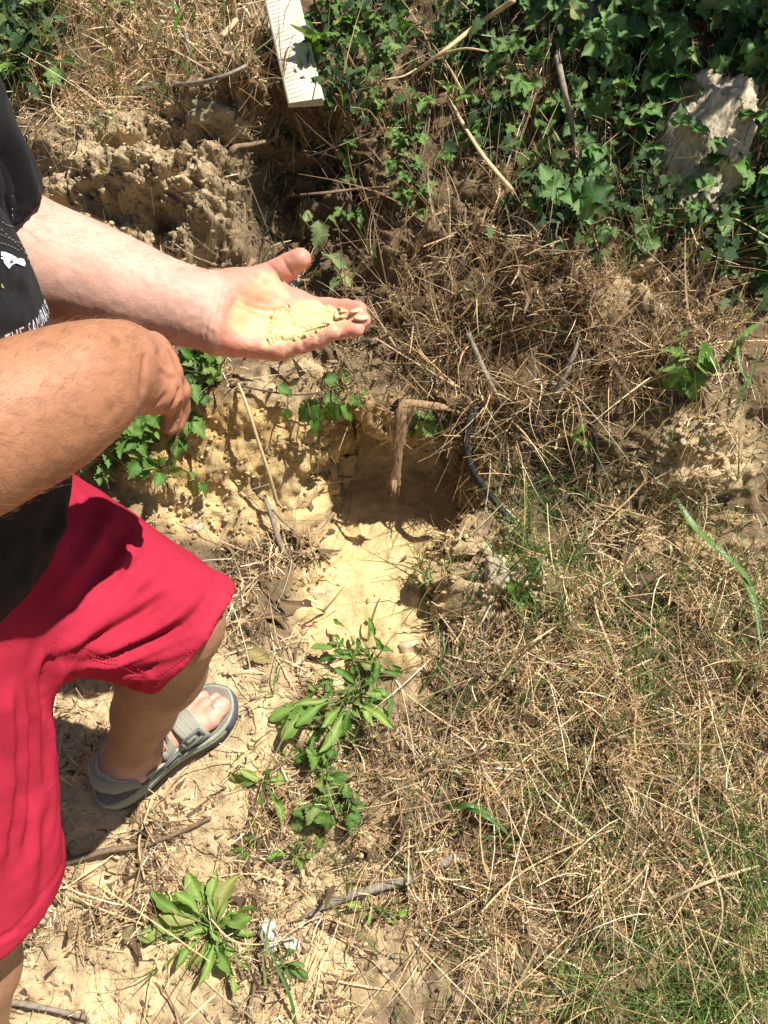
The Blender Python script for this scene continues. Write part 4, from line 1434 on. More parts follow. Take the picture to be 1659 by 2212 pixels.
def rep(c, nseg, root_dark=None):
    return np.repeat(c, (nseg + 1) * 2, 0)
GOLD = [(.68, .48, .24), (.78, .60, .35), (.58, .39, .19), (.50, .33, .16), (.84, .70, .46), (.44, .29, .15)]
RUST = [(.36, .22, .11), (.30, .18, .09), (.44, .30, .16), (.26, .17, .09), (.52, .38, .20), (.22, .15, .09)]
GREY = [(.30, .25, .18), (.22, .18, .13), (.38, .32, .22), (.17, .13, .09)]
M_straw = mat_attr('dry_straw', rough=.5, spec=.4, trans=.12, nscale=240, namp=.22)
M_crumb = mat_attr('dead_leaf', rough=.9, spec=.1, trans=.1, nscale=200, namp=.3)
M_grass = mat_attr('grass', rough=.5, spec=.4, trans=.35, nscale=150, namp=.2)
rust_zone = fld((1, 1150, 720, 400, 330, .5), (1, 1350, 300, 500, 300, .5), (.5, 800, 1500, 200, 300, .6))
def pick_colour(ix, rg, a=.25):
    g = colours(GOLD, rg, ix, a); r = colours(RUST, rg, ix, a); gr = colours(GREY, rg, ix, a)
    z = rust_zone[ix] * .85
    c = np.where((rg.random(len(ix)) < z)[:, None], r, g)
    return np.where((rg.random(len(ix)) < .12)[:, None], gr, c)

def litter(name, label, n, seed, Lr, Wr, nseg, lift, tilt, weight=None, colf=pick_colour, mat=None, bendamp=.25, layer=.012, wexp=1):
    ix, rg = sample(dens if weight is None else weight, n, seed)
    p, nn = jitter(ix, rg)
    t = tangent(nn, rg)
    t = t + np.array([0, -.12, .10])          # the cut straw lies mostly down the slope
    d = t + nn * (tilt * rg.normal(size=(n, 1)) + lift)
    d /= np.linalg.norm(d, axis=1, keepdims=True)
    L = Lr[0] + (Lr[1] - Lr[0]) * rg.random(n) ** 1.6
    w = Wr[0] + (Wr[1] - Wr[0]) * rg.random(n) ** wexp
    p = p + nn * (rg.random((n, 1)) * layer * np.clip(dens[ix], .1, 1)[:, None]) - d * (L * .35)[:, None]
    bend = rg.normal(size=(n, 3)) * bendamp - nn * bendamp * .5
    side = nn + rg.normal(size=nn.shape) * .55
    V, F = ribbons(p, d, L, w, bend, nseg, np.cross(side, d) * 0 + side, .55, rg)
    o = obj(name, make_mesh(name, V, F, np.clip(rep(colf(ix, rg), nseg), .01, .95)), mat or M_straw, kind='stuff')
    return tag(o, label, name.replace('_', ' '))
litter('straw_litter', 'thick litter of short broken golden straw all over the slope', 60000, 21, (.008, .048), (.0008, .0028), 3, .10, .40, bendamp=.45, wexp=1.6)
litter('dry_grass', 'long bleached grass straws lying loosely over the short litter', 3800, 22, (.05, .16), (.0010, .0029), 4, .12, .24, layer=.026, bendamp=.4, wexp=1.6)
litter('dry_blades', 'wide flat curled dead grass leaves matted into the straw', 3600, 20, (.02, .07), (.0018, .0042), 5, .10, .35, layer=.016, bendamp=1.1, colf=lambda ix, rg: colours(RUST[:3] + [(.54, .39, .21), (.60, .45, .25), (.66, .50, .28)], rg, ix))
litter('fine_rootlets', 'fine dark rootlets and fibres hanging over the bare earth', 8000, 23, (.015, .07), (.0004, .0012), 3, .10, .5, weight=(.25 + clod_f * .5 + wall_f * .45 + fld((1, 600, 480, 130, 200, .6), (1.6, 655, 310, 150, 150, .5), (1, 1100, 800, 330, 250, .5))) * (1 - .93 * smooth_f) * (1 - .95 * strip_clear),
       colf=lambda ix, rg: colours([(.14, .10, .065), (.26, .19, .12), (.10, .07, .045), (.36, .28, .18)], rg, ix), bendamp=.7)
# standing dry stems
def standing(name, label, n, seed, weight, Lr, Wr, cols, lean, nseg=5, bend=.25, mat=None, drift=(0, 0, 0), cat=None, clump=1):
    ix, rg = sample(weight, n // clump, seed)
    ix = np.repeat(ix, clump); n = len(ix)          # tufts: several stems from one root
    p, nn = jitter(ix, rg)
    p = p + tangent(nn, rg) * (.006 * rg.random((n, 1)) * (clump > 1))
    d = np.array([0, 0, 1.0]) + nn * .35 + rg.normal(size=(n, 3)) * lean + np.array(drift)
    d /= np.linalg.norm(d, axis=1, keepdims=True)
    L = Lr[0] + (Lr[1] - Lr[0]) * rg.random(n) ** 1.5
    w = Wr[0] + (Wr[1] - Wr[0]) * rg.random(n)
    b = rg.normal(size=(n, 3)) * bend + np.array([0, -.15, -.25]) * bend * 2
    V, F = ribbons(p - d * .004, d, L, w, b, nseg, rg.normal(size=(n, 3)) * .6 + np.array([0, -1, .3]), .85, rg)
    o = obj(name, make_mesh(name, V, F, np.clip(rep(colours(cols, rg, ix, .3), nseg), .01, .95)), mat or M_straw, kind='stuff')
    return tag(o, label, cat or name.replace('_', ' '))
standing('dry_stems', 'tangle of upright dead stems in golden and rusty brown on the bank', 4200, 24,
         (fld((1, 1150, 680, 380, 260, .5), (1.2, 260, 110, 320, 140, .4), (1.0, 1150, 280, 350, 320, .5), (.7, 690, 300, 110, 160, .5), (.6, 1450, 350, 300, 250, .5), (.35, 1400, 1500, 300, 500, .5)) + .02) * keep, (.03, .15), (.0009, .0027), RUST + GOLD, .45, clump=6)
GREEN = [(.15, .26, .06), (.11, .21, .045), (.19, .29, .08), (.24, .31, .11), (.09, .17, .05)]
standing('straw_tufts', 'loose tufts of long pale straw bent over the slope on the right', 2000, 30, (fld((1, 1400, 1700, 300, 480, .5), (.8, 1550, 1350, 160, 240, .5), (.7, 1100, 1650, 260, 300, .6), (.5, 1000, 2000, 400, 180, .5), (.5, 1300, 850, 300, 250, .5))) * keep,
         (.04, .14), (.0011, .0028), GOLD[:5], .75, bend=.55, clump=10, drift=(.15, -.45, -.35))
standing('green_grass', 'sparse thin green grass growing up through the straw', 4400, 25,
         (fld((1.3, 1190, 1330, 110, 400, .5), (1.0, 1400, 1600, 330, 560, .5), (.5, 950, 1450, 160, 200, .6), (.7, 1600, 1500, 120, 300, .5), (.35, 850, 1700, 300, 300, .6), (1.0, 60, 90, 140, 140, .4), (.5, 1480, 500, 200, 120, .6), (.3, 320, 90, 260, 120, .5)) + .015) * (1 - .9 * smooth_f) * (1 - foot_f) * (1 - strip_clear) * np.clip(.4 + 1.6 * patch2, .1, 2),
         (.025, .11), (.0012, .0034), GREEN, .34, mat=M_grass, bend=.45, clump=4)
standing('grass_tuft', 'bright green fine grass growing thickly in the lower right corner', 2400, 26, (fld((1, 1500, 2150, 230, 120, .7), (.7, 1640, 2000, 110, 160, .7), (.5, 1330, 2200, 250, 70, .7)) + 1e-6) * np.clip(.5 + 1.3 * patch2, .1, 2),
         (.03, .10), (.0012, .0030), [(.21, .33, .075), (.15, .27, .06), (.26, .37, .11), (.32, .38, .16)], .6, mat=M_grass, bend=.5, clump=8)
# crumbled dead leaves
ix, rg = sample((.12 + fld((1, 610, 1300, 130, 190, .5), (.8, 450, 1950, 500, 400, .5), (.6, 1000, 1800, 400, 400, .5), (.5, 1100, 800, 350, 300, .5))) * keep * np.clip(.5 + 1.2 * patch, .05, 2), 8000, 27)
p, nn = jitter(ix, rg)
t = tangent(nn, rg); d = t + nn * rg.normal(size=(len(ix), 1)) * .35; d /= np.linalg.norm(d, axis=1, keepdims=True)
L = .006 + .017 * rg.random(len(ix)) ** 2
V, F = ribbons(p + nn * .004, d, L, L * (.35 + .4 * rg.random(len(ix))), rg.normal(size=p.shape) * .8, 3, nn + rg.normal(size=nn.shape) * .5, .8, rg)
tag(obj('leaf_crumbs', make_mesh('leaf_crumbs', V, F, rep(colours([(.16, .11, .07), (.22, .15, .09), (.11, .075, .05), (.30, .21, .13)], rg, ix), 3)), M_crumb, kind='stuff'),
    'curled brown crumbs of dead leaves scattered through the straw', 'leaf crumbs')
# crumbs of earth
ix, rg = sample((.35 + clod_f * .9 + fld((1.5, 655, 320, 150, 150, .5)) + bare_f * 1.5 + bump_f * 1.2 + wall_f * .3 + bare_spots * 1.0) * (1 - .8 * smooth_f) * (1 - .9 * foot_f) * (1 - strip_clear), 12000, 28)
p, nn = jitter(ix, rg)
tmpl = [pebble_mesh('c', s, 1, amp=.5)[0] for s in range(6)]
cF = np.array(pebble_mesh('c', 1, 1)[1])
n = len(ix)
Tm = np.stack(tmpl)[rg.integers(0, 6, n)]
sz = .0011 + .0055 * rg.random(n) ** 3.6
a = rg.random(n) * 6.28
ca, sa = np.cos(a), np.sin(a)
R = np.zeros((n, 3, 3)); R[:, 0, 0] = ca; R[:, 0, 1] = -sa; R[:, 1, 0] = sa; R[:, 1, 1] = ca; R[:, 2, 2] = 1
V = np.einsum('nij,nkj->nki', R, Tm) * sz[:, None, None] + (p + nn * (sz * .4)[:, None])[:, None]
F = (np.arange(n) * Tm.shape[1])[:, None, None] + cF[None]
gcol = np.clip(col.reshape(-1, 3)[ix] * (.75 + .55 * rg.random((n, 1))), .02, .8)
tag(obj('soil_crumbs', make_mesh('soil_crumbs', V.reshape(-1, 3), F.reshape(-1, 3).astype(np.int32), np.repeat(gcol, Tm.shape[1], 0)), M_soil, kind='stuff'),
    'loose crumbs and pellets of dry earth lying on the bank', 'soil crumbs')

# ------------------------------------------------------------------ leaves
def leaf_mesh(name, prof, rows=14, tooth=.14, fold=.25, droop=.25, wave=.03, lobes=None, seed=0, bend=0.0):
    rl = random.Random(seed * 7 + rows)
    """a leaf of length 1 along +y with its midrib on x = 0"""
    V, F, c = [], [], []
    for i in range(rows + 1):
        t = i / rows
        w = np.interp(t, [q[0] for q in prof], [q[1] for q in prof])
        y = t
        if 0 < i < rows:
            if i % 2:
                w *= 1 + tooth; ytip = y + .035
            else:
                w *= 1 - tooth; ytip = y
        else:
            ytip = y
        z = -droop * (1 + .5 * math.sin(seed * 2.3)) * t * t
        bx = bend * t * t + .02 * math.sin(t * 7 + seed * 2)
        wl, wr = w * (1 + .18 * rl.uniform(-1, 1)), w * (1 + .18 * rl.uniform(-1, 1))
        wv = wave * math.sin(t * 11 + seed)
        V += [(bx - wl, ytip, z + fold * wl + wv), (bx - wl * .5, y, z + fold * wl * .42 + wv * .3 - .012), (bx, y, z - .006), (bx + wr * .5, y, z + fold * wr * .42 - wv * .3 - .012), (bx + wr, ytip, z + fold * wr - wv)]
        e = .92 + .1 * math.sin(i * 2.1 + seed)
        c += [(e, e, e * .9), (.95, .97, .95), (1.45, 1.4, 1.3), (.95, .97, .95), (e, e, e * .9)]
    for i in range(rows):
        for j in range(4):
            a = i * 5 + j
            F.append((a, a + 1, a + 6, a + 5))
    return make_mesh(name, V, np.array(F, np.int32), np.array(c))
OV = [(0, .0), (.06, .16), (.2, .30), (.38, .34), (.6, .27), (.8, .15), (.93, .05), (1, .0)]
BROAD = [(0, .05), (.05, .26), (.18, .42), (.38, .45), (.6, .36), (.8, .21), (.93, .08), (1, .0)]
LANCE = [(0, .015), (.15, .04), (.35, .10), (.58, .155), (.78, .13), (.93, .05), (1, .0)]
NARROW = [(0, .02), (.2, .07), (.45, .10), (.7, .08), (.9, .03), (1, 0)]
LOBE = [(0, .0), (.08, .10), (.18, .42), (.27, .46), (.34, .24), (.46, .22), (.58, .30), (.75, .20), (.92, .07), (1, 0)]
TYPES = {
    'toothed': [leaf_mesh('toothed_leaf', OV, 14, .16, .28, .28, .04, seed=s, bend=(-.12, .1, .0, .16, -.05)[s]) for s in range(5)],
    'broad': [leaf_mesh('broad_leaf', BROAD, 14, .12, .26, .30, .06, seed=s, bend=(-.1, .1, .0, .14, -.05)[s]) for s in range(5)],
    'lobed': [leaf_mesh('lobed_leaf', LOBE, 14, .12, .22, .22, .05, seed=s, bend=(-.1, .08, .0, .12, -.05)[s]) for s in range(5)],
    'lance': [leaf_mesh('lance_leaf', LANCE, 10, .05, .45, .38, .05, seed=s, bend=(-.22, .18, .05, .30, -.12, -.30)[s]) for s in range(6)],
    'narrow': [leaf_mesh('narrow_leaf', NARROW, 8, .0, .3, .35, .02, seed=s) for s in range(2)]}
M_vine = mat_leaf('vine_leaf', (.045, .12, .028), (.15, .29, .075), .34, .22)
M_vine2 = mat_leaf('fresh_leaf', (.07, .165, .028), (.15, .27, .06), .40, .28)
M_pale = mat_leaf('pale_leaf', (.15, .27, .055), (.27, .38, .10), .50, .30)
M_dusty = mat_leaf('dusty_leaf', (.13, .19, .08), (.22, .27, .13), .75, .2)
M_deadleaf = mat_leaf('brown_leaf', (.12, .075, .045), (.20, .13, .075), .85, .1)
M_redleaf = mat_leaf('reddish_leaf', (.32, .10, .07), (.42, .17, .10), .6, .25)
M_stem = mat_plain('purple_green_stem', (.16, .10, .07), (.09, .09, .04), 80, .6)
M_gstem = mat_plain('green_stem', (.13, .19, .05), (.09, .14, .035), 80, .6)
for k, m_ in (('toothed', M_vine2), ('broad', M_vine), ('lobed', M_vine), ('lance', M_pale), ('narrow', M_vine2)):
    for me in TYPES[k]:
        me.materials.append(m_)
COPY = {}
def typed(kind, i, mat):
    """the shared leaf mesh in another colour"""
    key = (kind, i % len(TYPES[kind]), mat.name)
    if key not in COPY:
        src = TYPES[kind][key[1]]
        if src.materials[0] == mat:
            COPY[key] = src
        else:
            c = src.copy(); c.materials.clear(); c.materials.append(mat); COPY[key] = c
    return COPY[key]
def put_leaf(root, pos, direction, normal, size, kind, i, mat, width=1.0):
    y = np.array(direction, float); y /= np.linalg.norm(y)
    z = np.array(normal, float); z -= y * (z @ y); z /= np.linalg.norm(z) + 1e-9
    x = np.cross(y, z)
    o = bpy.data.objects.new('leaf', typed(kind, i, mat))
    C.objects.link(o)
    o.parent = root
    o.matrix_parent_inverse = Matrix.Translation(-world_loc(root))
    M = Matrix.Identity(4)
    for r_ in range(3):
        M[r_][0], M[r_][1], M[r_][2], M[r_][3] = x[r_] * size * width, y[r_] * size, z[r_] * size, pos[r_]
    o.matrix_basis = M
    return o
VIEW = np.array([0, -CP, SP])
SUNV = np.array(SUN_DIR)
def sprig(mb, root, base, tip, kind, size, mat, rg, triple=True, i=0, face=None, rad=.0009, width=1.0):
    """a leaf stalk from base to tip, ending in one or three leaflets"""
    mid = (base + tip) / 2 + rg.normal(size=3) * .008 + np.array([0, 0, .012])
    mb.tube(spline([base, mid, tip], 5), np.linspace(rad * 1.2, rad * .7, 5), 4)
    d = tip - base; d = d / (np.linalg.norm(d) + 1e-9)
    nrm = (VIEW * .55 + SUNV * .55 + rg.normal(size=3) * .38) if face is None else face
    d = d - nrm * (d @ nrm) / (nrm @ nrm) * .7
    d = d + np.array([0, -.10, -.25]) + rg.normal(size=3) * .18; d /= np.linalg.norm(d)
    put_leaf(root, tip, d, nrm, size, kind, i, mat, width)
    if triple:
        s = np.cross(d, nrm); s /= np.linalg.norm(s)
        for q in (-1, 1):
            dd = d * .45 + s * q * .9 + rg.normal(size=3) * .1
            put_leaf(root, tip - d * .002, dd, nrm + s * q * .25 + rg.normal(size=3) * .18, size * (.72 + .12 * rg.random()), kind, i + q, mat, width)
def plant(name, label, cat, spots, kind, mat, seed, stem=None, group=None):
    """spots: (u, v, ru, rv, count, size, lift, triple): leaf stalks spread over an ellipse, all from one crown"""
    rg = np.random.default_rng(seed)
    u0, v0 = spots[0][0], spots[0][1]
    rt, n0 = hit(u0, v0, 0)
    root = thing(name, label, cat, tuple(rt), group)
    mb = MB()
    i = 0
    prev = rt
    for (u, v, ru, rv, cnt, size, lift, tri) in spots:
        c, nc_ = hit(u, v, .006)
        if np.linalg.norm(c - prev) > .03:
            q, _ = drop((c + prev) / 2)
            mb.tube(spline([prev + nc_ * .004, q + nc_ * (.012 + lift * .3), c], 9), np.linspace(.0022, .0016, 9), 5)
        prev = c
        for k in range(cnt):
            a = rg.random() * 6.283; r_ = math.sqrt(rg.random())
            p, n = hit(u + ru * r_ * math.cos(a), v + rv * r_ * math.sin(a), 0)
            tip = p + (n * .75 + np.array([0, 0, .45])) * (lift * (.35 + .9 * rg.random()))
            b = c + (p - c) * .25 * rg.random()
            sprig(mb, root, b, tip, kind, size * (.62 + .6 * rg.random()), mat, rg, tri, i)
            i += 1
    mb.build('stem', stem or M_stem, root, 'stuff')
    return root
def hang(name, label, cat, stem_uv, leaves, mat, kind='toothed', seed=0, hit=hit, off=.015, rad=.0016, group=None, width=1.0, stem=None):
    """a hand-placed plant: main stem through pixels, then leaves (base px, tip px, lift)"""
    rg = np.random.default_rng(seed + 900)
    pts = [hit(u, v, h)[0] for u, v, h in stem_uv]
    root = thing(name, label, cat, tuple(pts[0]), group)
    mb = MB()
    sp = spline(pts, 18)
    mb.tube(sp, np.linspace(rad, rad * .6, 18), 6)
    for i, (bu_, bv_, tu, tv, h) in enumerate(leaves):
        b, n1_ = hit(bu_, bv_, h); t_, n2_ = hit(tu, tv, h * .8)
        near_ = sp[np.linalg.norm(sp - b, axis=1).argmin()]
        if np.linalg.norm(near_ - b) > .004:
            mb.tube(spline([near_, (near_ + b) / 2 + n1_ * .004, b], 5), [rad * .6] * 5, 4)
        put_leaf(root, b, t_ - b, VIEW * .6 + SUNV * .5 + rg.normal(size=3) * .25, np.linalg.norm(t_ - b) * 1.05, kind, i, mat, width)
    mb.build('stem', stem or M_stem, root, 'stuff')
    return root

hang('herb', 'small herb leaning over the right edge of the white plastic strip', 'herb', [(705, 95, .02), (690, 85, .06), (676, 72, .08)],
     [(690, 85, 672, 98, .08), (684, 78, 668, 62, .085), (690, 85, 700, 62, .08), (678, 72, 690, 50, .085), (695, 90, 684, 112, .075)], M_vine2, 'lobed', 7)
plant('herb', 'few small lobed herbs on the dark broken earth below the plastic strip', 'herb', [(720, 330, 60, 70, 6, .024, .03, 1), (760, 440, 40, 40, 4, .024, .03, 1), (650, 300, 30, 30, 2, .02, .02, 1)], 'lobed', M_vine2, 64)
# the vines that cover the right of the bank
plant('vine', 'dark glossy vine around and above the pale boulder at the upper right edge', 'vine', [(1580, 60, 90, 70, 14, .050, .08, 1), (1625, 160, 60, 80, 12, .050, .07, 1), (1620, 400, 50, 60, 9, .042, .05, 1), (1600, 500, 70, 45, 11, .040, .04, 1), (1630, 580, 40, 30, 4, .036, .03, 1)], 'broad', M_vine, 1)
plant('vine', 'vine whose leaves lie over the lower face of the pale boulder', 'vine', [(1520, 490, 70, 26, 7, .038, .06, 1), (1545, 405, 26, 16, 2, .042, .12, 1), (1495, 235, 20, 12, 2, .040, .13, 1), (1590, 385, 24, 40, 4, .040, .12, 1), (1420, 420, 20, 60, 5, .036, .09, 1), (1410, 250, 20, 50, 5, .040, .10, 1), (1590, 250, 20, 60, 5, .042, .12, 1)], 'broad', M_vine, 2)
plant('vine', 'dense vine curtain left of the boulder above the forked grey stick', 'vine', [(1400, 80, 120, 90, 20, .046, .09, 1), (1330, 190, 90, 80, 16, .046, .08, 1), (1420, 170, 60, 60, 9, .046, .08, 1), (1390, 325, 40, 50, 7, .040, .06, 1)], 'broad', M_vine, 3)
plant('vine', 'shiny vine clump with large leaves below the standing broken grey stalk', 'vine', [(1240, 450, 60, 45, 8, .046, .05, 1), (1220, 470, 30, 30, 3, .050, .06, 1), (1340, 500, 70, 50, 8, .038, .03, 1)], 'broad', M_vine, 4)
plant('vine', 'small lobed vine spreading between the long pale stalk and the top edge', 'vine', [(1080, 100, 100, 80, 12, .031, .07, 1), (1000, 140, 90, 70, 9, .029, .05, 1), (1180, 70, 70, 60, 8, .034, .08, 1)], 'lobed', M_vine, 5)
plant('vine', 'lobed vine in the middle of the green patch beside the split white straw', 'vine', [(1060, 260, 70, 60, 9, .031, .05, 1), (1130, 220, 70, 70, 9, .035, .07, 1), (1110, 330, 60, 50, 6, .030, .04, 1), (1000, 345, 34, 24, 4, .028, .04, 1)], 'lobed', M_vine2, 6)
plant('vine', 'leafy vine around the standing broken grey stalk', 'vine', [(1180, 170, 60, 70, 7, .040, .07, 1), (1260, 250, 60, 70, 7, .038, .07, 1), (1260, 90, 60, 60, 8, .042, .09, 1), (1250, 360, 50, 40, 4, .034, .05, 1)], 'broad', M_vine, 7)
plant('herb', 'feathery green herb to the right of the white plastic strip', 'herb', [(760, 90, 50, 60, 16, .026, .04, 1), (810, 140, 50, 60, 14, .026, .04, 1), (730, 40, 40, 40, 8, .026, .04, 1), (860, 60, 60, 50, 10, .028, .05, 1)], 'lobed', M_vine2, 8)
plant('herb', 'fine lobed herb on the shaded slope under the green stalks', 'herb', [(880, 300, 60, 70, 12, .024, .03, 1), (900, 390, 45, 45, 8, .022, .025, 1), (930, 200, 60, 60, 10, .026, .04, 1), (905, 440, 25, 25, 4, .022, .02, 1)], 'lobed', M_vine2, 9)
plant('weed', 'broad-leaved weed among the tall grass in the upper left corner', 'weed', [(60, 110, 70, 60, 10, .040, .06, 0), (20, 40, 60, 50, 9, .040, .08, 0), (110, 40, 60, 40, 6, .036, .07, 0), (90, 180, 30, 20, 3, .036, .04, 0)], 'broad', M_vine2, 10)
plant('vine', 'leafy vine hanging down the earth between the two arms', 'vine', [(420, 770, 40, 24, 6, .040, .035, 1), (440, 830, 42, 34, 7, .042, .035, 1), (400, 900, 18, 30, 2, .036, .03, 1), (490, 770, 20, 16, 2, .034, .03, 1)], 'toothed', M_vine2, 11)
plant('vine', 'leafy vine growing under the right forearm above the red shorts', 'vine', [(250, 940, 70, 36, 9, .044, .04, 1), (330, 960, 50, 46, 8, .042, .04, 1), (220, 1000, 40, 30, 5, .040, .03, 1), (350, 1010, 30, 24, 4, .036, .03, 1), (385, 930, 14, 24, 2, .036, .03, 1)], 'toothed', M_vine2, 12)
hang('seedling', 'three-leaved sprig on the sandy ledge just above the knee', 'plant', [(425, 1055, 0), (424, 1040, .02)], [(424, 1038, 410, 1075, .03), (428, 1045, 458, 1068, .03), (420, 1034, 410, 1018, .03)], M_vine2, seed=1)
hang('vine', 'purple-stemmed vine trailing across the sandy wall under the open hand', 'vine', [(512, 830, .02), (560, 842, .03), (640, 853, .04), (700, 845, .045), (770, 825, .03), (790, 815, .01)],
     [(600, 832, 632, 858, .045), (700, 820, 745, 822, .05), (760, 815, 722, 806, .05), (742, 838, 715, 838, .04), (690, 870, 636, 908, .055), (622, 882, 618, 910, .05), (672, 905, 696, 940, .06), (705, 880, 690, 905, .06), (735, 875, 700, 915, .065), (735, 878, 768, 908, .065), (755, 850, 785, 880, .06), (700, 868, 730, 850, .05), (722, 862, 740, 885, .055), (780, 840, 800, 850, .04)], M_vine2, 'toothed', 2, rad=.0019, hit=hit_slope)
hang('vine', 'dusty vine sprig on the shaded earth above the thumb', 'vine', [(690, 470, .0), (690, 520, .03), (715, 560, .03), (760, 600, .02)],
     [(668, 465, 640, 500, .05), (690, 475, 692, 535, .06), (660, 480, 668, 452, .05), (708, 470, 740, 485, .05), (702, 548, 735, 560, .04), (720, 560, 745, 575, .04), (735, 590, 760, 605, .03), (735, 600, 712, 625, .03), (700, 575, 680, 590, .03)], M_dusty, 'toothed', 3)
hang('nettle', 'nettle-like weed tucked under the broken bent stick', 'weed', [(905, 895, 0), (910, 905, .02)],
     [(905, 905, 880, 935, .03), (910, 908, 908, 955, .035), (915, 905, 940, 945, .03), (912, 900, 945, 900, .03), (905, 900, 878, 905, .03), (908, 900, 900, 885, .04), (945, 915, 960, 950, .02), (960, 905, 990, 930, .02), (975, 905, 998, 910, .02), (955, 900, 975, 888, .02)], M_vine2, 'broad', 4, width=.75, hit=hit_slope)
hang('nettle', 'nettle with toothed leaves on the sandy slope at the right edge', 'weed', [(1480, 800, 0), (1475, 760, .03), (1468, 700, .03)],
     [(1480, 790, 1425, 790, .04), (1478, 795, 1440, 850, .05), (1490, 800, 1470, 850, .05), (1495, 800, 1505, 865, .05), (1510, 780, 1560, 760, .05), (1505, 790, 1545, 800, .05), (1520, 770, 1530, 735, .04), (1475, 770, 1435, 750, .04), (1470, 735, 1450, 720, .03), (1470, 720, 1490, 715, .03), (1500, 810, 1490, 835, .04), (1530, 775, 1560, 785, .05), (1480, 780, 1460, 770, .05)], M_vine2, 'broad', 5, width=.8, stem=M_gstem)
hang('seedling', 'small pale seedling left of the charred root on the straw slope', 'plant', [(1235, 965, 0), (1240, 945, .02)], [(1240, 945, 1222, 930, .02), (1240, 945, 1250, 922, .03), (1242, 948, 1272, 955, .02), (1240, 950, 1225, 962, .02), (1240, 948, 1285, 975, .02)], M_pale, 'lance', 6, width=1.5, stem=M_gstem)
def rosette(name, label, u, v, leaves, mat, kind, seed, width=1.0, lift=.02, cat='weed'):
    rg = np.random.default_rng(seed)
    c, n = hit(u, v, .004)
    root = thing(name, label, cat, tuple(c))
    mb = MB()
    up = n * .6 + np.array([0, 0, .6])
    for i, (tu, tv, s0) in enumerate(leaves):
        t_, n2_ = hit(tu + rg.normal() * 7, tv + rg.normal() * 7, lift * (.1 + 1.5 * rg.random()))
        st_ = c + (t_ - c) * s0 + up * lift * s0
        mb.tube([c, (c + st_) / 2 + up * .004, st_], [.0013, .0011, .001], 5)
        d = t_ - st_
        put_leaf(root, st_, d + up * .12 * np.linalg.norm(d), up * .8 + VIEW * .35 + rg.normal(size=3) * .42, np.linalg.norm(d) * (.85 + .35 * rg.random()), kind, rg.integers(0, 6), mat, width * (.65 + .6 * rg.random()))
    mb.build('stem', M_gstem, root, 'stuff')
    return root
rosette('rosette_weed', 'large bright green rosette weed on the bare ground at lower left', 465, 2010,
        [(405, 1875, .35), (450, 1872, .3), (472, 1905, .25), (500, 1925, .2), (560, 1940, .2), (352, 1935, .4), (328, 1985, .3), (330, 1955, .45), (375, 1930, .35), (420, 1985, .1), (400, 2000, .15), (415, 2025, .2), (378, 2045, .3), (445, 1950, .1), (430, 1930, .2), (490, 1960, .1), (520, 1985, .15),
         (500, 2050, .15), (465, 2080, .1), (455, 2105, .3), (490, 2115, .3), (440, 2060, .1), (395, 2060, .35), (540, 2030, .3), (365, 1965, .3), (480, 1990, .05), (405, 1955, .2), (535, 1975, .3), (430, 2090, .4), (505, 2080, .3)], M_pale, 'lance', 31, 1.25, .03)
rosette('weed', 'weed with drooping pointed leaves on the straw beside the sandal', 570, 1690, [(500, 1682, .15), (535, 1665, .1), (622, 1672, .2), (548, 1750, .15), (580, 1660, .2), (603, 1700, .3), (612, 1758, .3), (600, 1735, .4), (560, 1700, .1)], M_pale, 'lance', 32, 1.2, .025)
rosette('weed', 'little weed with oval leaves among the straw below centre left', 640, 1850, [(580, 1845, .3), (600, 1865, .4), (655, 1805, .4), (685, 1810, .5), (675, 1845, .2), (625, 1820, .4), (650, 1865, .3), (640, 1875, .3), (665, 1830, .2), (600, 1850, .3)], M_pale, 'lance', 33, 1.6, .02)
rosette('weed', 'leafy weed with long bright leaves in the middle of the slope', 745, 1520, [(595, 1560, .45), (620, 1550, .35), (650, 1545, .4), (700, 1490, .3), (740, 1470, .3), (790, 1500, .3), (830, 1500, .4), (870, 1550, .4), (830, 1550, .4), (732, 1620, .3), (700, 1570, .3), (780, 1570, .3), (690, 1530, .4), (760, 1480, .3), (840, 1520, .5), (655, 1520, .4), (720, 1560, .3), (800, 1540, .3)], M_pale, 'lance', 34, 1.15, .03)
rosette('weed', 'upright leafy weed at the front lip of the sandy hollow', 750, 1420, [(690, 1390, .4), (715, 1360, .4), (735, 1375, .3), (805, 1405, .4), (835, 1410, .5), (800, 1440, .3), (760, 1460, .3), (720, 1430, .3), (700, 1420, .4), (770, 1375, .4), (820, 1450, .4), (690, 1400, .5)], M_vine2, 'lance', 35, 1.3, .03)
rosette('weed', 'small trailing weed under the split grey branch', 810, 1962, [(760, 1955, .4), (775, 1975, .4), (800, 1985, .3), (830, 1990, .3), (850, 1975, .4), (890, 1965, .5), (870, 1990, .5), (785, 1945, .4), (820, 1945, .4), (895, 1985, .6)], M_pale, 'lance', 36, 1.6, .015)
rosette('weed', 'small leafy weed growing beside the lump of white clay', 612, 2085, [(600, 2040, .4), (590, 2095, .3), (640, 2070, .3), (665, 2085, .4), (655, 2110, .3), (625, 2115, .3), (605, 2065, .3), (675, 2095, .5), (630, 2060, .3), (595, 2110, .4)], M_vine2, 'lance', 37, 1.4, .02)
rosette('weed', 'trailing small-leaved weed between the rosette and the sandal', 545, 1800, [(540, 1770, .4), (555, 1785, .4), (520, 1850, .5), (515, 1865, .5), (545, 1830, .4), (560, 1815, .4), (530, 1840, .4), (535, 1780, .3)], M_vine2, 'lance', 38, 1.8, .012)
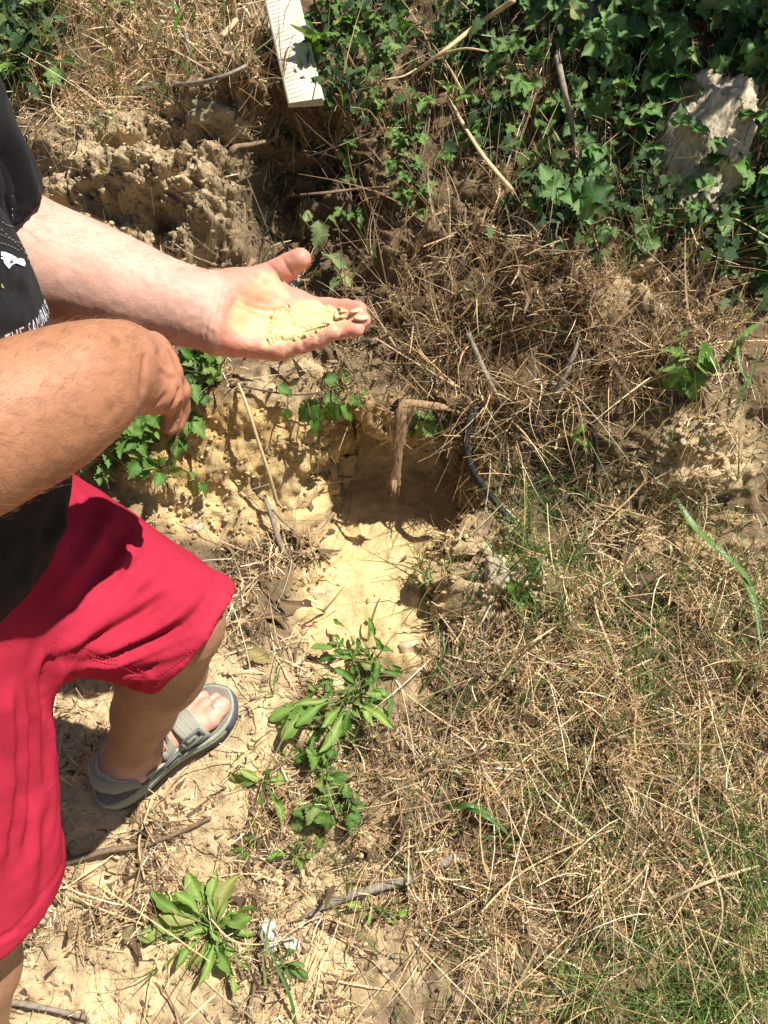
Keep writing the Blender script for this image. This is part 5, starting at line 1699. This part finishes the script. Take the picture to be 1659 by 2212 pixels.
rosette('weed', 'shaded creeping weed on the dark straw right of the drooping weed', 735, 1730, [(690, 1700, .4), (700, 1745, .4), (760, 1760, .4), (780, 1720, .4), (745, 1690, .4), (720, 1770, .4), (690, 1640, .6), (680, 1665, .6), (705, 1655, .5), (780, 1750, .5), (760, 1700, .4)], M_vine2, 'broad', 39, .9, .015)
rosette('weed', 'tiny feathery green weed beside the bare earth right of the hollow', 1125, 1290, [(1110, 1270, .3), (1140, 1270, .3), (1145, 1300, .3), (1115, 1310, .3), (1130, 1315, .3), (1105, 1290, .3), (1150, 1285, .3)], M_vine2, 'lobed', 40, .8, .02)

plant('weed', 'scruffy low weed patch running down the slope below the hollow', 'weed', [(770, 1500, 80, 60, 20, .040, .035, 0), (700, 1560, 60, 40, 10, .036, .025, 0), (800, 1420, 60, 50, 10, .034, .035, 0), (740, 1600, 40, 40, 7, .036, .02, 0)], 'lance', M_vine2, 61, M_gstem)
plant('weed', 'loose small weeds scattered in the shaded straw right of the drooping weed', 'weed', [(700, 1690, 50, 50, 9, .028, .02, 0), (740, 1760, 50, 40, 8, .026, .02, 0), (670, 1780, 40, 50, 6, .024, .015, 0)], 'broad', M_vine2, 62, M_gstem)
plant('weed', 'small crowded leaves in the heart of the big rosette weed', 'weed', [(445, 2010, 60, 60, 16, .036, .02, 0), (480, 2070, 40, 40, 9, .034, .02, 0)], 'lance', M_pale, 63, M_gstem)
# dark leaves deep in the vine thicket: one mass behind the vines that can be told apart
rg = np.random.default_rng(77)
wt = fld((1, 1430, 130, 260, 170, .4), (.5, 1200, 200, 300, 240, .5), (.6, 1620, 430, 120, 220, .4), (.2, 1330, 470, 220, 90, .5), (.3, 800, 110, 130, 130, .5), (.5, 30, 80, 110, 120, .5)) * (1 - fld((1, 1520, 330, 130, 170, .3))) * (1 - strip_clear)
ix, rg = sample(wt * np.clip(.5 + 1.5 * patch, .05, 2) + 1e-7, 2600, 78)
p, nn = jitter(ix, rg)
lm = TYPES['lobed'][0]
n_ = 6
prof = np.array([(0, 0), (.16, .34), (.30, .22), (.46, .36), (.62, .18), (.78, .22), (1, 0)])
t = tangent(nn, rg) * .8 + np.array([0, -.2, -.4]); t /= np.linalg.norm(t, axis=1, keepdims=True)
fn = nn * .5 + VIEW * .4 + SUNV * .4 + rg.normal(size=nn.shape) * .5
fn -= t * (fn * t).sum(1, keepdims=True); fn /= np.linalg.norm(fn, axis=1, keepdims=True)
sd = np.cross(t, fn)
size = .012 + .020 * rg.random(len(ix))
base = p + (nn * .7 + np.array([0, 0, .5])) * (.012 + .065 * rg.random((len(ix), 1)) ** 1.3)
rowsv = []
for a, (tt_, ww) in enumerate(prof):
    cpt = base + t * (size * tt_)[:, None] - fn * (size * .25 * tt_ ** 2)[:, None]
    jag = 1.0
    rowsv += [cpt - sd * (size * ww * jag)[:, None] + fn * (size * ww * .25)[:, None], cpt, cpt + sd * (size * ww * jag)[:, None] + fn * (size * ww * .25)[:, None]]
V = np.stack(rowsv, 1).reshape(-1, 3)
fq = []
for a in range(6):
    fq += [(a * 3, a * 3 + 1, a * 3 + 4, a * 3 + 3), (a * 3 + 1, a * 3 + 2, a * 3 + 5, a * 3 + 4)]
F = ((np.arange(len(ix)) * 21)[:, None, None] + np.array(fq)[None]).reshape(-1, 4)
M_under = mat_attr('thicket_leaf', rough=.62, spec=.25, trans=.2, nscale=90, namp=.3)
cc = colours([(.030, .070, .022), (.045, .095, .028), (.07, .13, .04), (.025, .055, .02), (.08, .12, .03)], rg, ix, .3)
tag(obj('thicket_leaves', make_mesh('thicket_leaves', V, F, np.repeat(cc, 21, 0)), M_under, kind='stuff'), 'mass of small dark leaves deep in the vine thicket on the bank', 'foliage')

# ------------------------------------------------------------------ the white plastic strip
M_plastic = mat_plain('weathered_plastic', (.55, .52, .43), (.36, .32, .24), 22, .55, .3, detail=6)
M_plend = mat_plain('plastic_edge', (.66, .65, .60), (.58, .57, .53), 60, .45, .45)
a, n1_ = hit(604, -25, .030); b, n2_ = hit(663, 224, .050)
L_ = np.linalg.norm(b - a); ey = (b - a) / L_
nn_ = np.array([.16, -.70, .70]); nn_ -= ey * (nn_ @ ey); nn_ /= np.linalg.norm(nn_)
ex = np.cross(nn_, ey); ex = -ex if ex[0] < 0 else ex
strip = thing('plastic_strip', 'white ribbed plastic strip sticking out of the dry grass at the top', 'plastic strip', tuple(b))
hw, th = .0300, .016
def SPt(x, y, z):
    return a + ex * x + ey * y + nn_ * z
mb = MB()
prof_ = [(-hw, -th * .5), (-hw, .0), (-hw + .002, .002), (hw - .0035, .002), (hw, -.0015), (hw, -th)]
n_ = len(prof_)
Vv, Ff = [], []
ends = (0, L_ - .010)
for yk in range(2):
    for k, (x, z) in enumerate(prof_):
        yy = 0 if yk == 0 else L_ - .006 + (.014 * (1 - abs(x + .006) / hw))
        Vv.append(SPt(x, yy, z))
for k in range(n_ - 1):
    Ff.append((k, k + 1, n_ + k + 1, n_ + k))
Ff += [(n_ - 1, 0, n_, 2 * n_ - 1), tuple(range(n_))[::-1], tuple(range(n_, 2 * n_))]
mb.add(Vv, Ff); bo = mb.build('channel', M_plastic, strip, smooth=False)
for k in range(27):
    y = .010 + k * (L_ - .03) / 26
    mb = MB()
    mb.tube([SPt(-hw + .0035, y + .009, .0016), SPt(-.005, y + .001, .0020), SPt(hw * .52, y - .009, .0016)], [.0010, .0016, .0009], 5)
    mb.build('ridge', M_plend, strip)
mb = MB(); mb.tube([SPt(hw - .0022, y_, .0003) for y_ in np.linspace(.004, L_ - .004, 6)], .0022, 6); mb.build('edge_bead', M_plend, strip)

# ------------------------------------------------------------------ stones
M_lime = mat_attr('limestone', rough=.95, spec=.1, nscale=70, namp=.32, bumpd=.004)
def boulder(name, label, u, v, ru, rv, depth, sub_, seed, sink, c1, c2, cat='stone', rot=0, amp=.16):
    P, F = pebble_mesh('b', seed, sub_, amp=.10, sq=(1, 1, 1))
    c, n = hit(u, v, 0)
    d = (c - np.array(CAMV)); dist = (d @ np.array([0, CP, -SP]))
    k = dist / FPX
    right = np.array([1.0, 0, 0]); upv_ = np.array([0, SP, CP])
    cr, sr_ = math.cos(math.radians(rot)), math.sin(math.radians(rot))
    e1 = right * cr - upv_ * sr_; e2 = right * sr_ + upv_ * cr; e3 = -np.array([0, CP, -SP])
    # squarish block with worn edges
    P = P / np.maximum(np.abs(P).max(1, keepdims=True) ** .45, .2)
    rr = 1 + amp * 1.3 * fbm(P + seed, 1.5, 3, seed) + .06 * fbm(P, 5, 3, seed + 3) + .022 * fbm(P, 12, 3, seed + 9) + .02 * fbm(P, 40, 2, seed + 12)
    P = P * rr[:, None]
    Wp = c + e1 * (P[:, :1] * ru * k) + e2 * (P[:, 1:2] * rv * k) + e3 * (P[:, 2:] * depth - sink + (depth > .07) * (.016 * fbm(P + 5, 1.6, 2, seed + 40)[:, None] + .005 * fbm(P, 26, 3, seed + 41)[:, None] + .020 * sstep(-.25, .05, P[:, 1:2] + .3 * P[:, :1]) ))
    m_ = np.clip(.5 + .9 * fbm(P, 2.2, 3, seed + 20), 0, 1)[:, None]
    cc_ = np.array(c1) * m_ + np.array(c2) * (1 - m_)
    pits = np.clip(.5 - worley(P, 7, seed + 2), 0, .5)[:, None]
    cc_ = cc_ * (1 - .6 * pits)
    F = np.array(F, np.int32)
    o = obj(name, make_mesh(name, Wp, F, np.clip(cc_, .02, .9)), M_lime)
    return tag(o, label, cat)
boulder('limestone_boulder', 'big pale limestone boulder half buried among the vines at upper right', 1496, 345, 98, 158, .085, 6, 4, .015, (.62, .53, .37), (.42, .36, .26), rot=10, amp=.09)
boulder('limestone_block', 'pale rock face almost hidden by vines at the top edge', 1285, 45, 50, 80, .06, 5, 8, .01, (.42, .36, .26), (.34, .29, .21))
boulder('chalk_stone', 'white chalky stone showing between thumb and fingers', 622, 622, 26, 30, .02, 4, 12, .004, (.62, .57, .47), (.5, .45, .36))
boulder('clay_lump', 'lump of white clay beside the rosette weed at lower left', 588, 2018, 22, 36, .018, 4, 15, .004, (.72, .68, .60), (.62, .58, .50), 'clay lump', -28)
boulder('clay_lump', 'small round lump of white clay next to the longer one', 632, 2040, 20, 20, .015, 4, 16, .004, (.68, .64, .56), (.6, .56, .48), 'clay lump')
boulder('flat_stone', 'flat pale stone at the left edge of the sandy hollow', 695, 1282, 26, 16, .012, 4, 18, .004, (.66, .53, .32), (.58, .46, .27))
boulder('stone', 'small rounded stone at the right rim of the hollow', 1040, 1188, 20, 16, .014, 3, 21, .004, (.55, .45, .28), (.48, .38, .24))
boulder('stone', 'grey pebbly stone in the bare earth right of the hollow', 1075, 1235, 26, 34, .016, 4, 22, .004, (.50, .42, .29), (.42, .35, .24))
boulder('stone', 'pale stone at the front lip of the hollow', 884, 1398, 26, 18, .016, 3, 23, .004, (.60, .47, .29), (.5, .4, .25))
boulder('stone', 'beige stone poking out of the straw at the right edge', 1645, 1655, 20, 34, .016, 3, 24, .004, (.58, .47, .30), (.5, .4, .26))
boulder('stone', 'small white stone on top of the crumbly clods', 273, 268, 14, 16, .010, 3, 25, .004, (.55, .50, .40), (.45, .4, .32))
boulder('stone', 'small pale stone between the clods above the forearm', 372, 318, 11, 9, .008, 3, 26, .004, (.52, .45, .32), (.45, .38, .26))
boulder('stone', 'flat pale pebble on the brown ledge beside the thigh', 420, 1138, 20, 13, .008, 3, 27, .004, (.58, .47, .32), (.5, .4, .27))
boulder('earth_clod', 'clod of grey earth on the shaded ledge below the plastic strip', 470, 262, 44, 32, .035, 5, 28, -.012, (.36, .29, .18), (.28, .22, .14), 'clod', 10, .22)
boulder('earth_clod', 'rounded yellow-grey clod right of the other clods', 505, 290, 34, 28, .03, 5, 29, -.014, (.42, .33, .19), (.33, .26, .16), 'clod', 0, .22)
boulder('earth_clod', 'brown clod hanging over the wall of the hollow', 760, 1060, 1, 1, .001, 1, 30, .03, (.5, .4, .2), (.4, .3, .2), 'clod') if False else None

# ------------------------------------------------------------------ sticks, roots and stalks
M_charred = mat_plain('charred_root', (.055, .05, .045), (.02, .019, .018), 220, .8, .2, .0015, stretch=(1, 1, .4))
M_greystick = mat_plain('weathered_wood', (.34, .29, .225), (.16, .13, .10), 130, .9, .1, .0015)
M_brownstick = mat_plain('brown_wood', (.27, .19, .125), (.14, .095, .06), 150, .85, .1, .0012)
M_strawst = mat_plain('straw_stalk', (.60, .47, .27), (.42, .31, .17), 160, .6, .3, .0006)
M_bark = mat_plain('split_bark', (.50, .33, .18), (.11, .065, .035), 170, .85, .1, .0025, stretch=(1.6, 1.6, .35))
def stick(name, label, cat, pts, r0, r1, mat, seed=1, m=22, rough=.18, flat=1.0, n=7, splinters=0, branches=(), hit=hit):
    P = [hit(u, v, h)[0] for u, v, h in pts]
    root = thing(name, label, cat, tuple(P[0]))
    sp = spline(P, m)
    rr = np.linspace(r0, r1, m) * (1 + .05 * np.sin(np.arange(m) * 1.9 + seed))
    mb = MB(); mb.tube(sp, rr, n, flat, rough=rough, seed=seed, up=VIEW)
    mb.build('shaft', mat, root)
    rg = np.random.default_rng(seed)
    for k in range(splinters):
        e, d = (sp[-1], sp[-1] - sp[-3]) if k % 2 == 0 else (sp[0], sp[0] - sp[2])
        d = d / np.linalg.norm(d); o_ = rg.normal(size=3) * r1 * .5
        mb = MB(); mb.tube([e - d * .02 + o_, e + o_, e + d * (.006 + .012 * rg.random()) + o_ * 1.6], [r1 * .35, r1 * .3, .0003], 4)
        mb.build('splinter', mat, root)
    for bpts, br in branches:
        q = spline([hit(u, v, h)[0] for u, v, h in bpts], 10)
        mb = MB(); mb.tube(q, np.linspace(br, br * .5, 10), 6, rough=rough, seed=seed + 3); mb.build('branch', mat, root)
    return root
stick('charred_root', 'curved black charred root arching down beside the hollow', 'root', [(1028, 872, .035), (1016, 905, .05), (1008, 950, .055), (1014, 1000, .05), (1040, 1045, .035), (1075, 1090, .02), (1100, 1118, .03), (1124, 1136, .025)], .0072, .0052, M_charred, 3, 40, .10, n=9, hit=hit_slope)
stick('charred_root', 'thin black charred root in the straw on the right', 'root', [(1283, 935, .02), (1288, 990, .02), (1286, 1040, .018), (1298, 1085, .01)], .0048, .0030, M_charred, 4, 20, .15)
stick('broken_stick', 'broken bent stick with split bark hanging into the hollow', 'stick', [(1005, 888, .03), (960, 881, .045), (905, 873, .06), (878, 871, .068), (867, 880, .07), (866, 905, .07), (862, 950, .06), (858, 1000, .04), (853, 1052, .02)], .0040, .0105, M_bark, 5, 46, .5, .34, 9, 11, hit=hit_slope, branches=[([(1000, 888, .03), (1025, 850, .03), (1045, 820, .02)], .0025)])
stick('split_branch', 'grey split branch lying on the straw at lower centre', 'branch', [(668, 1978, .008), (700, 1958, .012), (790, 1925, .013), (860, 1905, .012), (915, 1890, .010)], .0040, .0085, M_greystick, 6, 26, .28, .7, 8, 6)
stick('split_branch', 'grey branch end half buried in straw beyond the split branch', 'branch', [(905, 1884, .006), (945, 1870, .008), (985, 1853, .006)], .0080, .0050, M_greystick, 7, 12, .3, .7, 8, 3)
stick('stick', 'thin brown stick lying left of the rosette weed below the sandal', 'stick', [(140, 1862, .008), (230, 1838, .012), (300, 1828, .012), (370, 1805, .011), (455, 1766, .008)], .0055, .0032, M_brownstick, 8, 30, .2)
stick('stalk', 'long pale stalk standing out of the vines, slanting to the upper right', 'stalk', [(890, 160, .03), (960, 110, .06), (1030, 55, .09), (1110, 0, .11)], .0030, .0048, M_strawst, 9, 20, .12, branches=[([(930, 128, .05), (1000, 105, .07), (1055, 112, .07)], .0026), ([(900, 150, .03), (870, 165, .03), (830, 172, .03)], .0024)])
stick('stalk', 'split white straw leaning down through the green vines', 'stalk', [(978, 228, .04), (1010, 285, .05), (1050, 345, .055), (1108, 412, .05)], .0028, .0042, M_strawst, 10, 22, .2, .6, 6, 3)
stick('stalk', 'standing broken grey stalk with a frayed top among the vines', 'stalk', [(1248, 345, .02), (1235, 270, .06), (1220, 200, .08), (1204, 122, .10)], .0038, .0050, M_greystick, 11, 22, .2, 1, 7, 6)
stick('forked_stick', 'forked grey stick leaning in the brown straw right of centre', 'stick', [(1160, 930, .015), (1190, 860, .035), (1225, 800, .045), (1250, 735, .04)], .0048, .0042, M_greystick, 12, 22, .25, .8, 7, 2, branches=[([(1195, 855, .035), (1235, 822, .045), (1275, 780, .04)], .003)])
stick('stalk', 'broken brown stalk lying over the litter above the charred root', 'stalk', [(1010, 720, .03), (1035, 775, .035), (1060, 830, .03), (1075, 865, .02)], .0050, .0042, M_greystick, 13, 18, .3, .7, 7, 4)
stick('stalk', 'thin dry twig lying across the shaded earth left of the vines', 'stalk', [(615, 424, .02), (690, 418, .03), (760, 410, .03), (838, 405, .02)], .0022, .0026, M_brownstick, 14, 20, .2, branches=[([(790, 408, .03), (815, 415, .03), (842, 420, .02)], .0016)])
stick('root', 'twisted root poking out of the crumbly clods below the plastic strip', 'root', [(497, 335, .02), (508, 318, .035), (545, 312, .04), (590, 300, .04), (600, 278, .045)], .0062, .0038, M_brownstick, 15, 24, .3, .8, 7, 2, branches=[([(590, 300, .04), (598, 310, .04), (600, 322, .04)], .002)])
stick('root', 'pale root lying along the ledge above the clods', 'root', [(290, 195, .02), (350, 184, .03), (420, 180, .03), (480, 165, .03), (532, 142, .02)], .0052, .0032, M_greystick, 16, 26, .3, .8)
stick('stalk', 'flat dead stalk hanging down over the ledge at the top left', 'stalk', [(402, 70, .03), (408, 110, .045), (425, 155, .05), (446, 187, .04)], .0040, .0055, M_greystick, 17, 18, .25, .4, 6, 2)
stick('stalk', 'short pale cut stick standing in the grass at the top left', 'stalk', [(326, 118, .02), (338, 80, .04), (352, 45, .06)], .0040, .0042, M_strawst, 18, 12, .12)
stick('stalk', 'short pale stub pointing down beside the plastic strip', 'stalk', [(478, 78, .04), (500, 55, .045), (512, 42, .04)], .0062, .0050, M_strawst, 19, 10, .25, .6)
stick('stalk', 'thin tan stalk leaning against the yellow sandy wall', 'stalk', [(514, 828, .02), (535, 880, .035), (560, 960, .04), (580, 1020, .035), (600, 1092, .015)], .0024, .0034, M_strawst, 20, 26, .12)
stick('root', 'grey root standing at the foot of the sandy wall', 'root', [(570, 1070, .03), (585, 1110, .03), (600, 1160, .02), (616, 1200, .006)], .0034, .0050, M_greystick, 21, 16, .3, .8, branches=[([(588, 1100, .03), (615, 1130, .02), (640, 1148, .008)], .0022), ([(590, 1130, .025), (575, 1090, .02), (560, 1075, .015)], .002)])
stick('straw', 'thin pale straw lying across the white plastic strip', 'straw', [(548, 130, .05), (580, 114, .062), (612, 98, .068), (632, 78, .068), (648, 48, .060)], .0017, .0012, M_strawst, 22, 20, .1)
stick('straw', 'long golden straw lying across the middle of the slope on the right', 'straw', [(1040, 1970, .02), (1120, 1890, .03), (1230, 1830, .03), (1330, 1790, .02)], .0018, .0012, M_strawst, 23, 24, .1)
stick('straw', 'long straw running down to the right corner through the green tuft', 'straw', [(1500, 1745, .03), (1530, 1850, .04), (1560, 1960, .04), (1540, 2060, .02)], .0016, .0020, M_strawst, 24, 24, .1)
stick('straw', 'straight golden straw in the straw bed below the charred root', 'straw', [(1070, 1480, .02), (1110, 1420, .03), (1160, 1380, .03), (1200, 1355, .02)], .0024, .0018, M_strawst, 25, 20, .1)
stick('straw', 'long curved straw pointing to the rosette weed from the left', 'straw', [(150, 1935, .01), (220, 1965, .012), (290, 1990, .012), (330, 2005, .008)], .0020, .0016, M_strawst, 26, 24, .1)
stick('straw', 'bent straw with a kink beside the brown stick below the sandal', 'straw', [(330, 1720, .012), (310, 1780, .014), (300, 1830, .022), (312, 1900, .012)], .0022, .0018, M_strawst, 27, 24, .1)
stick('straw', 'slender reddish straw leaning over the slope right of the weed', 'straw', [(860, 1700, .02), (930, 1660, .03), (990, 1640, .03), (1060, 1610, .02)], .0015, .0011, M_brownstick, 28, 20, .1)
stick('straw', 'pale split straw lying at right above the green tuft', 'straw', [(1430, 1950, .02), (1530, 1905, .03), (1640, 1870, .02)], .0032, .0022, M_strawst, 29, 20, .15, .5)
stick('straw', 'long thin straw with a knot crossing the rosette weed', 'straw', [(455, 1985, .05), (500, 2030, .05), (560, 2040, .05), (640, 2025, .02)], .0013, .0010, M_strawst, 30, 20, .1)
stick('root', 'grey stick end lying in the bottom left corner by the calf', 'root', [(20, 2165, .01), (60, 2170, .015), (110, 2180, .014), (190, 2200, .01)], .0050, .0030, M_greystick, 31, 20, .3)

# ------------------------------------------------------------------ broad grass blades that stand out one by one
M_blade = mat_leaf('grass_blade', (.075, .17, .055), (.12, .22, .06), .45, .3)
def blade(label, pts, w, seed=0):
    P = spline([hit(u, v, h)[0] for u, v, h in pts], 16)
    tan = np.gradient(P, axis=0); tan /= np.linalg.norm(tan, axis=1)[:, None]
    s = np.cross(tan, VIEW * .8 + np.array([.3, 0, .3])); s /= np.linalg.norm(s, axis=1)[:, None]
    nn2 = np.cross(s, tan)
    t = np.linspace(0, 1, 16)
    ww = w * np.clip(np.minimum(.45 + 3 * t, 1), 0, 1) * (1 - t ** 2.2) * .5 + .0002
    V = np.stack([P - s * ww[:, None] + nn2 * ww[:, None] * .35, P, P + s * ww[:, None] + nn2 * ww[:, None] * .35], 1).reshape(-1, 3)
    F = np.array([(k * 3 + j, k * 3 + j + 1, k * 3 + j + 4, k * 3 + j + 3) for k in range(15) for j in range(2)], np.int32)
    c_ = np.tile(np.array([(1, 1, 1), (1.25, 1.2, 1.1), (1, 1, 1)]), (16, 1))
    return tag(obj('grass_blade', make_mesh('grass_blade', V, F, c_), M_blade), label, 'grass blade', 'broad green grass blades')
blade('long wide green grass blade arching down the right edge', [(1462, 1080, .02), (1500, 1140, .05), (1560, 1195, .07), (1620, 1260, .06), (1650, 1390, .03)], .014)
blade('shorter green blade crossing the long one at the right edge', [(1560, 1190, .03), (1600, 1235, .06), (1630, 1320, .06), (1645, 1420, .04)], .011)
blade('curved green blade beside the lower end of the plastic strip', [(740, 230, .03), (735, 200, .06), (715, 178, .07), (678, 168, .06)], .006)
blade('yellow-green curling blade at the right edge above the sand', [(1570, 780, .02), (1590, 730, .06), (1600, 800, .07), (1659, 868, .05)], .007)
blade('green blade leaning left at the right edge above the sand', [(1640, 700, .03), (1610, 720, .06), (1585, 760, .06), (1560, 805, .04)], .009)
blade('upright green blade at the right edge beside the curling one', [(1585, 900, .01), (1600, 850, .04), (1630, 790, .06), (1645, 720, .07)], .007)
blade('wide green blade in the straw below the middle of the picture', [(955, 1745, .015), (1000, 1742, .04), (1060, 1770, .045), (1110, 1815, .02)], .009)
blade('narrow green blade just above the wide one in the straw', [(960, 1740, .015), (1010, 1738, .04), (1055, 1755, .04), (1085, 1780, .02)], .007)
blade('thin upright blade in front of the sandy hollow', [(795, 1385, .0), (800, 1350, .03), (812, 1310, .05), (822, 1290, .06)], .005)
blade('thin blade leaning over the lip of the hollow', [(905, 1500, .0), (945, 1440, .03), (960, 1395, .05), (930, 1330, .07)], .004)
blade('thin green blade standing in the straw at the bottom beside the rosette', [(575, 2150, .0), (572, 2080, .03), (580, 2000, .05), (600, 1960, .06)], .005)
blade('thin green blade right of the white clay', [(640, 2212, .0), (625, 2150, .03), (595, 2080, .05), (570, 2010, .06)], .005)
blade('dark bluish blade sprouting below the charred root in the straw', [(1130, 1340, .0), (1140, 1280, .03), (1160, 1230, .05), (1190, 1180, .06)], .004)
blade('upright pale blade in the tall grass at the top left', [(250, 200, .0), (240, 140, .04), (225, 70, .08), (235, 10, .12)], .005)
blade('bending green blade at the top left edge', [(375, 70, .03), (385, 30, .07), (370, 8, .09), (345, 20, .08)], .007)
# dead leaves that show singly
def dead(label, pts, size, mat, kind='narrow', wd=1.6, name='dead_leaf', seed=0):
    (u0, v0), (u1, v1) = pts
    p0, n0 = hit(u0, v0, .012); p1, n1_ = hit(u1, v1, .012)
    o = bpy.data.objects.new(name, typed(kind, seed, mat)); C.objects.link(o)
    y = p1 - p0; Ls = np.linalg.norm(y); y = y / Ls
    z = n0 + VIEW * .4; z = z - y * (z @ y); z /= np.linalg.norm(z); x = np.cross(y, z)
    M = Matrix.Identity(4)
    for r_ in range(3):
        M[r_][0], M[r_][1], M[r_][2], M[r_][3] = x[r_] * Ls * wd, y[r_] * Ls, z[r_] * Ls, p0[r_]
    o.matrix_basis = M
    return tag(o, label, 'dead leaf')
dead('curled brown dead leaf left of the hollow', ((600, 1290), (655, 1345)), 0, M_deadleaf, 'lance', 2.0)
dead('second curled brown dead leaf below the first one left of the hollow', ((570, 1330), (640, 1330)), 0, M_deadleaf, 'lance', 1.6, seed=1)
dead('dark crumpled leaf on the ground right of the knee hem', ((540, 1405), (580, 1430)), 0, M_deadleaf, 'broad', .9)
dead('brown dead leaf on the straw left of the rosette weed', ((275, 1990), (325, 2030)), 0, M_deadleaf, 'broad', 1.1, seed=1)
dead('brown curled leaf under the rosette weed', ((420, 2060), (455, 2090)), 0, M_deadleaf, 'broad', 1.2, seed=2)
dead('reddish leaf hanging in the grass at the top left', ((105, 118), (165, 125)), 0, M_redleaf, 'narrow', 1.5)
dead('pink wilted leaf hanging beside the grass stems at the top left', ((268, 55), (250, 100)), 0, M_redleaf, 'lance', 1.2, seed=1)
dead('rusty dead leaf among the herbs in the middle of the bank', ((780, 640), (815, 690)), 0, M_deadleaf, 'toothed', 1.0)
dead('pale torn dead leaf at the bottom of the straw bed', ((1180, 2060), (1235, 2110)), 0, M_deadleaf, 'broad', 1.0, seed=1)

# a bush on top of the bank leans out above the vines and throws dappled shade on them
rg = np.random.default_rng(90)
nb_ = 1050
bc = np.array([(.62, 1.66, 1.84), (.85, 1.62, 1.80), (1.10, 1.70, 1.90), (.78, 1.85, 1.98), (1.02, 1.55, 1.76)])[rg.integers(0, 5, nb_)] + rg.normal(size=(nb_, 3)) * np.array([.13, .10, .07])
bu_, bv__, bd_ = project(bc)
okb = ~((bv__ > -40) & (bu_ < 1720)) 
bc = bc[okb]; nb_ = len(bc)
t = rg.normal(size=(nb_, 3)) + np.array([-.4, -.3, -.6]); t /= np.linalg.norm(t, axis=1, keepdims=True)
V, F = ribbons(bc, t, .03 + .035 * rg.random(nb_), .022 + .02 * rg.random(nb_), rg.normal(size=(nb_, 3)) * .2, 4, rg.normal(size=(nb_, 3)) * .6 + np.array([0, .4, .0]), .8, rg)
bush = thing('bush', 'leafy bush on top of the bank leaning out over the vines at the upper right', 'bush', (1.0, 1.9, 1.5))
obj('foliage', make_mesh('foliage', V, F, np.repeat(colours([(.05, .11, .03), (.08, .15, .04)], rg, bc, .3), 10, 0)), M_under, bush, 'stuff')
mb = MB()
for e in ((.62, 1.66, 1.84), (.85, 1.62, 1.80), (1.10, 1.70, 1.90), (.78, 1.85, 1.98), (1.02, 1.55, 1.76)):
    mb.tube(spline([(1.0, 2.0, 1.45), (np.array(e) + np.array([1.0, 2.0, 1.45])) / 2 + np.array([0, 0, .1]), e], 8), np.linspace(.012, .004, 8), 6)
mb.build('branches', M_brownstick, bush, 'stuff')
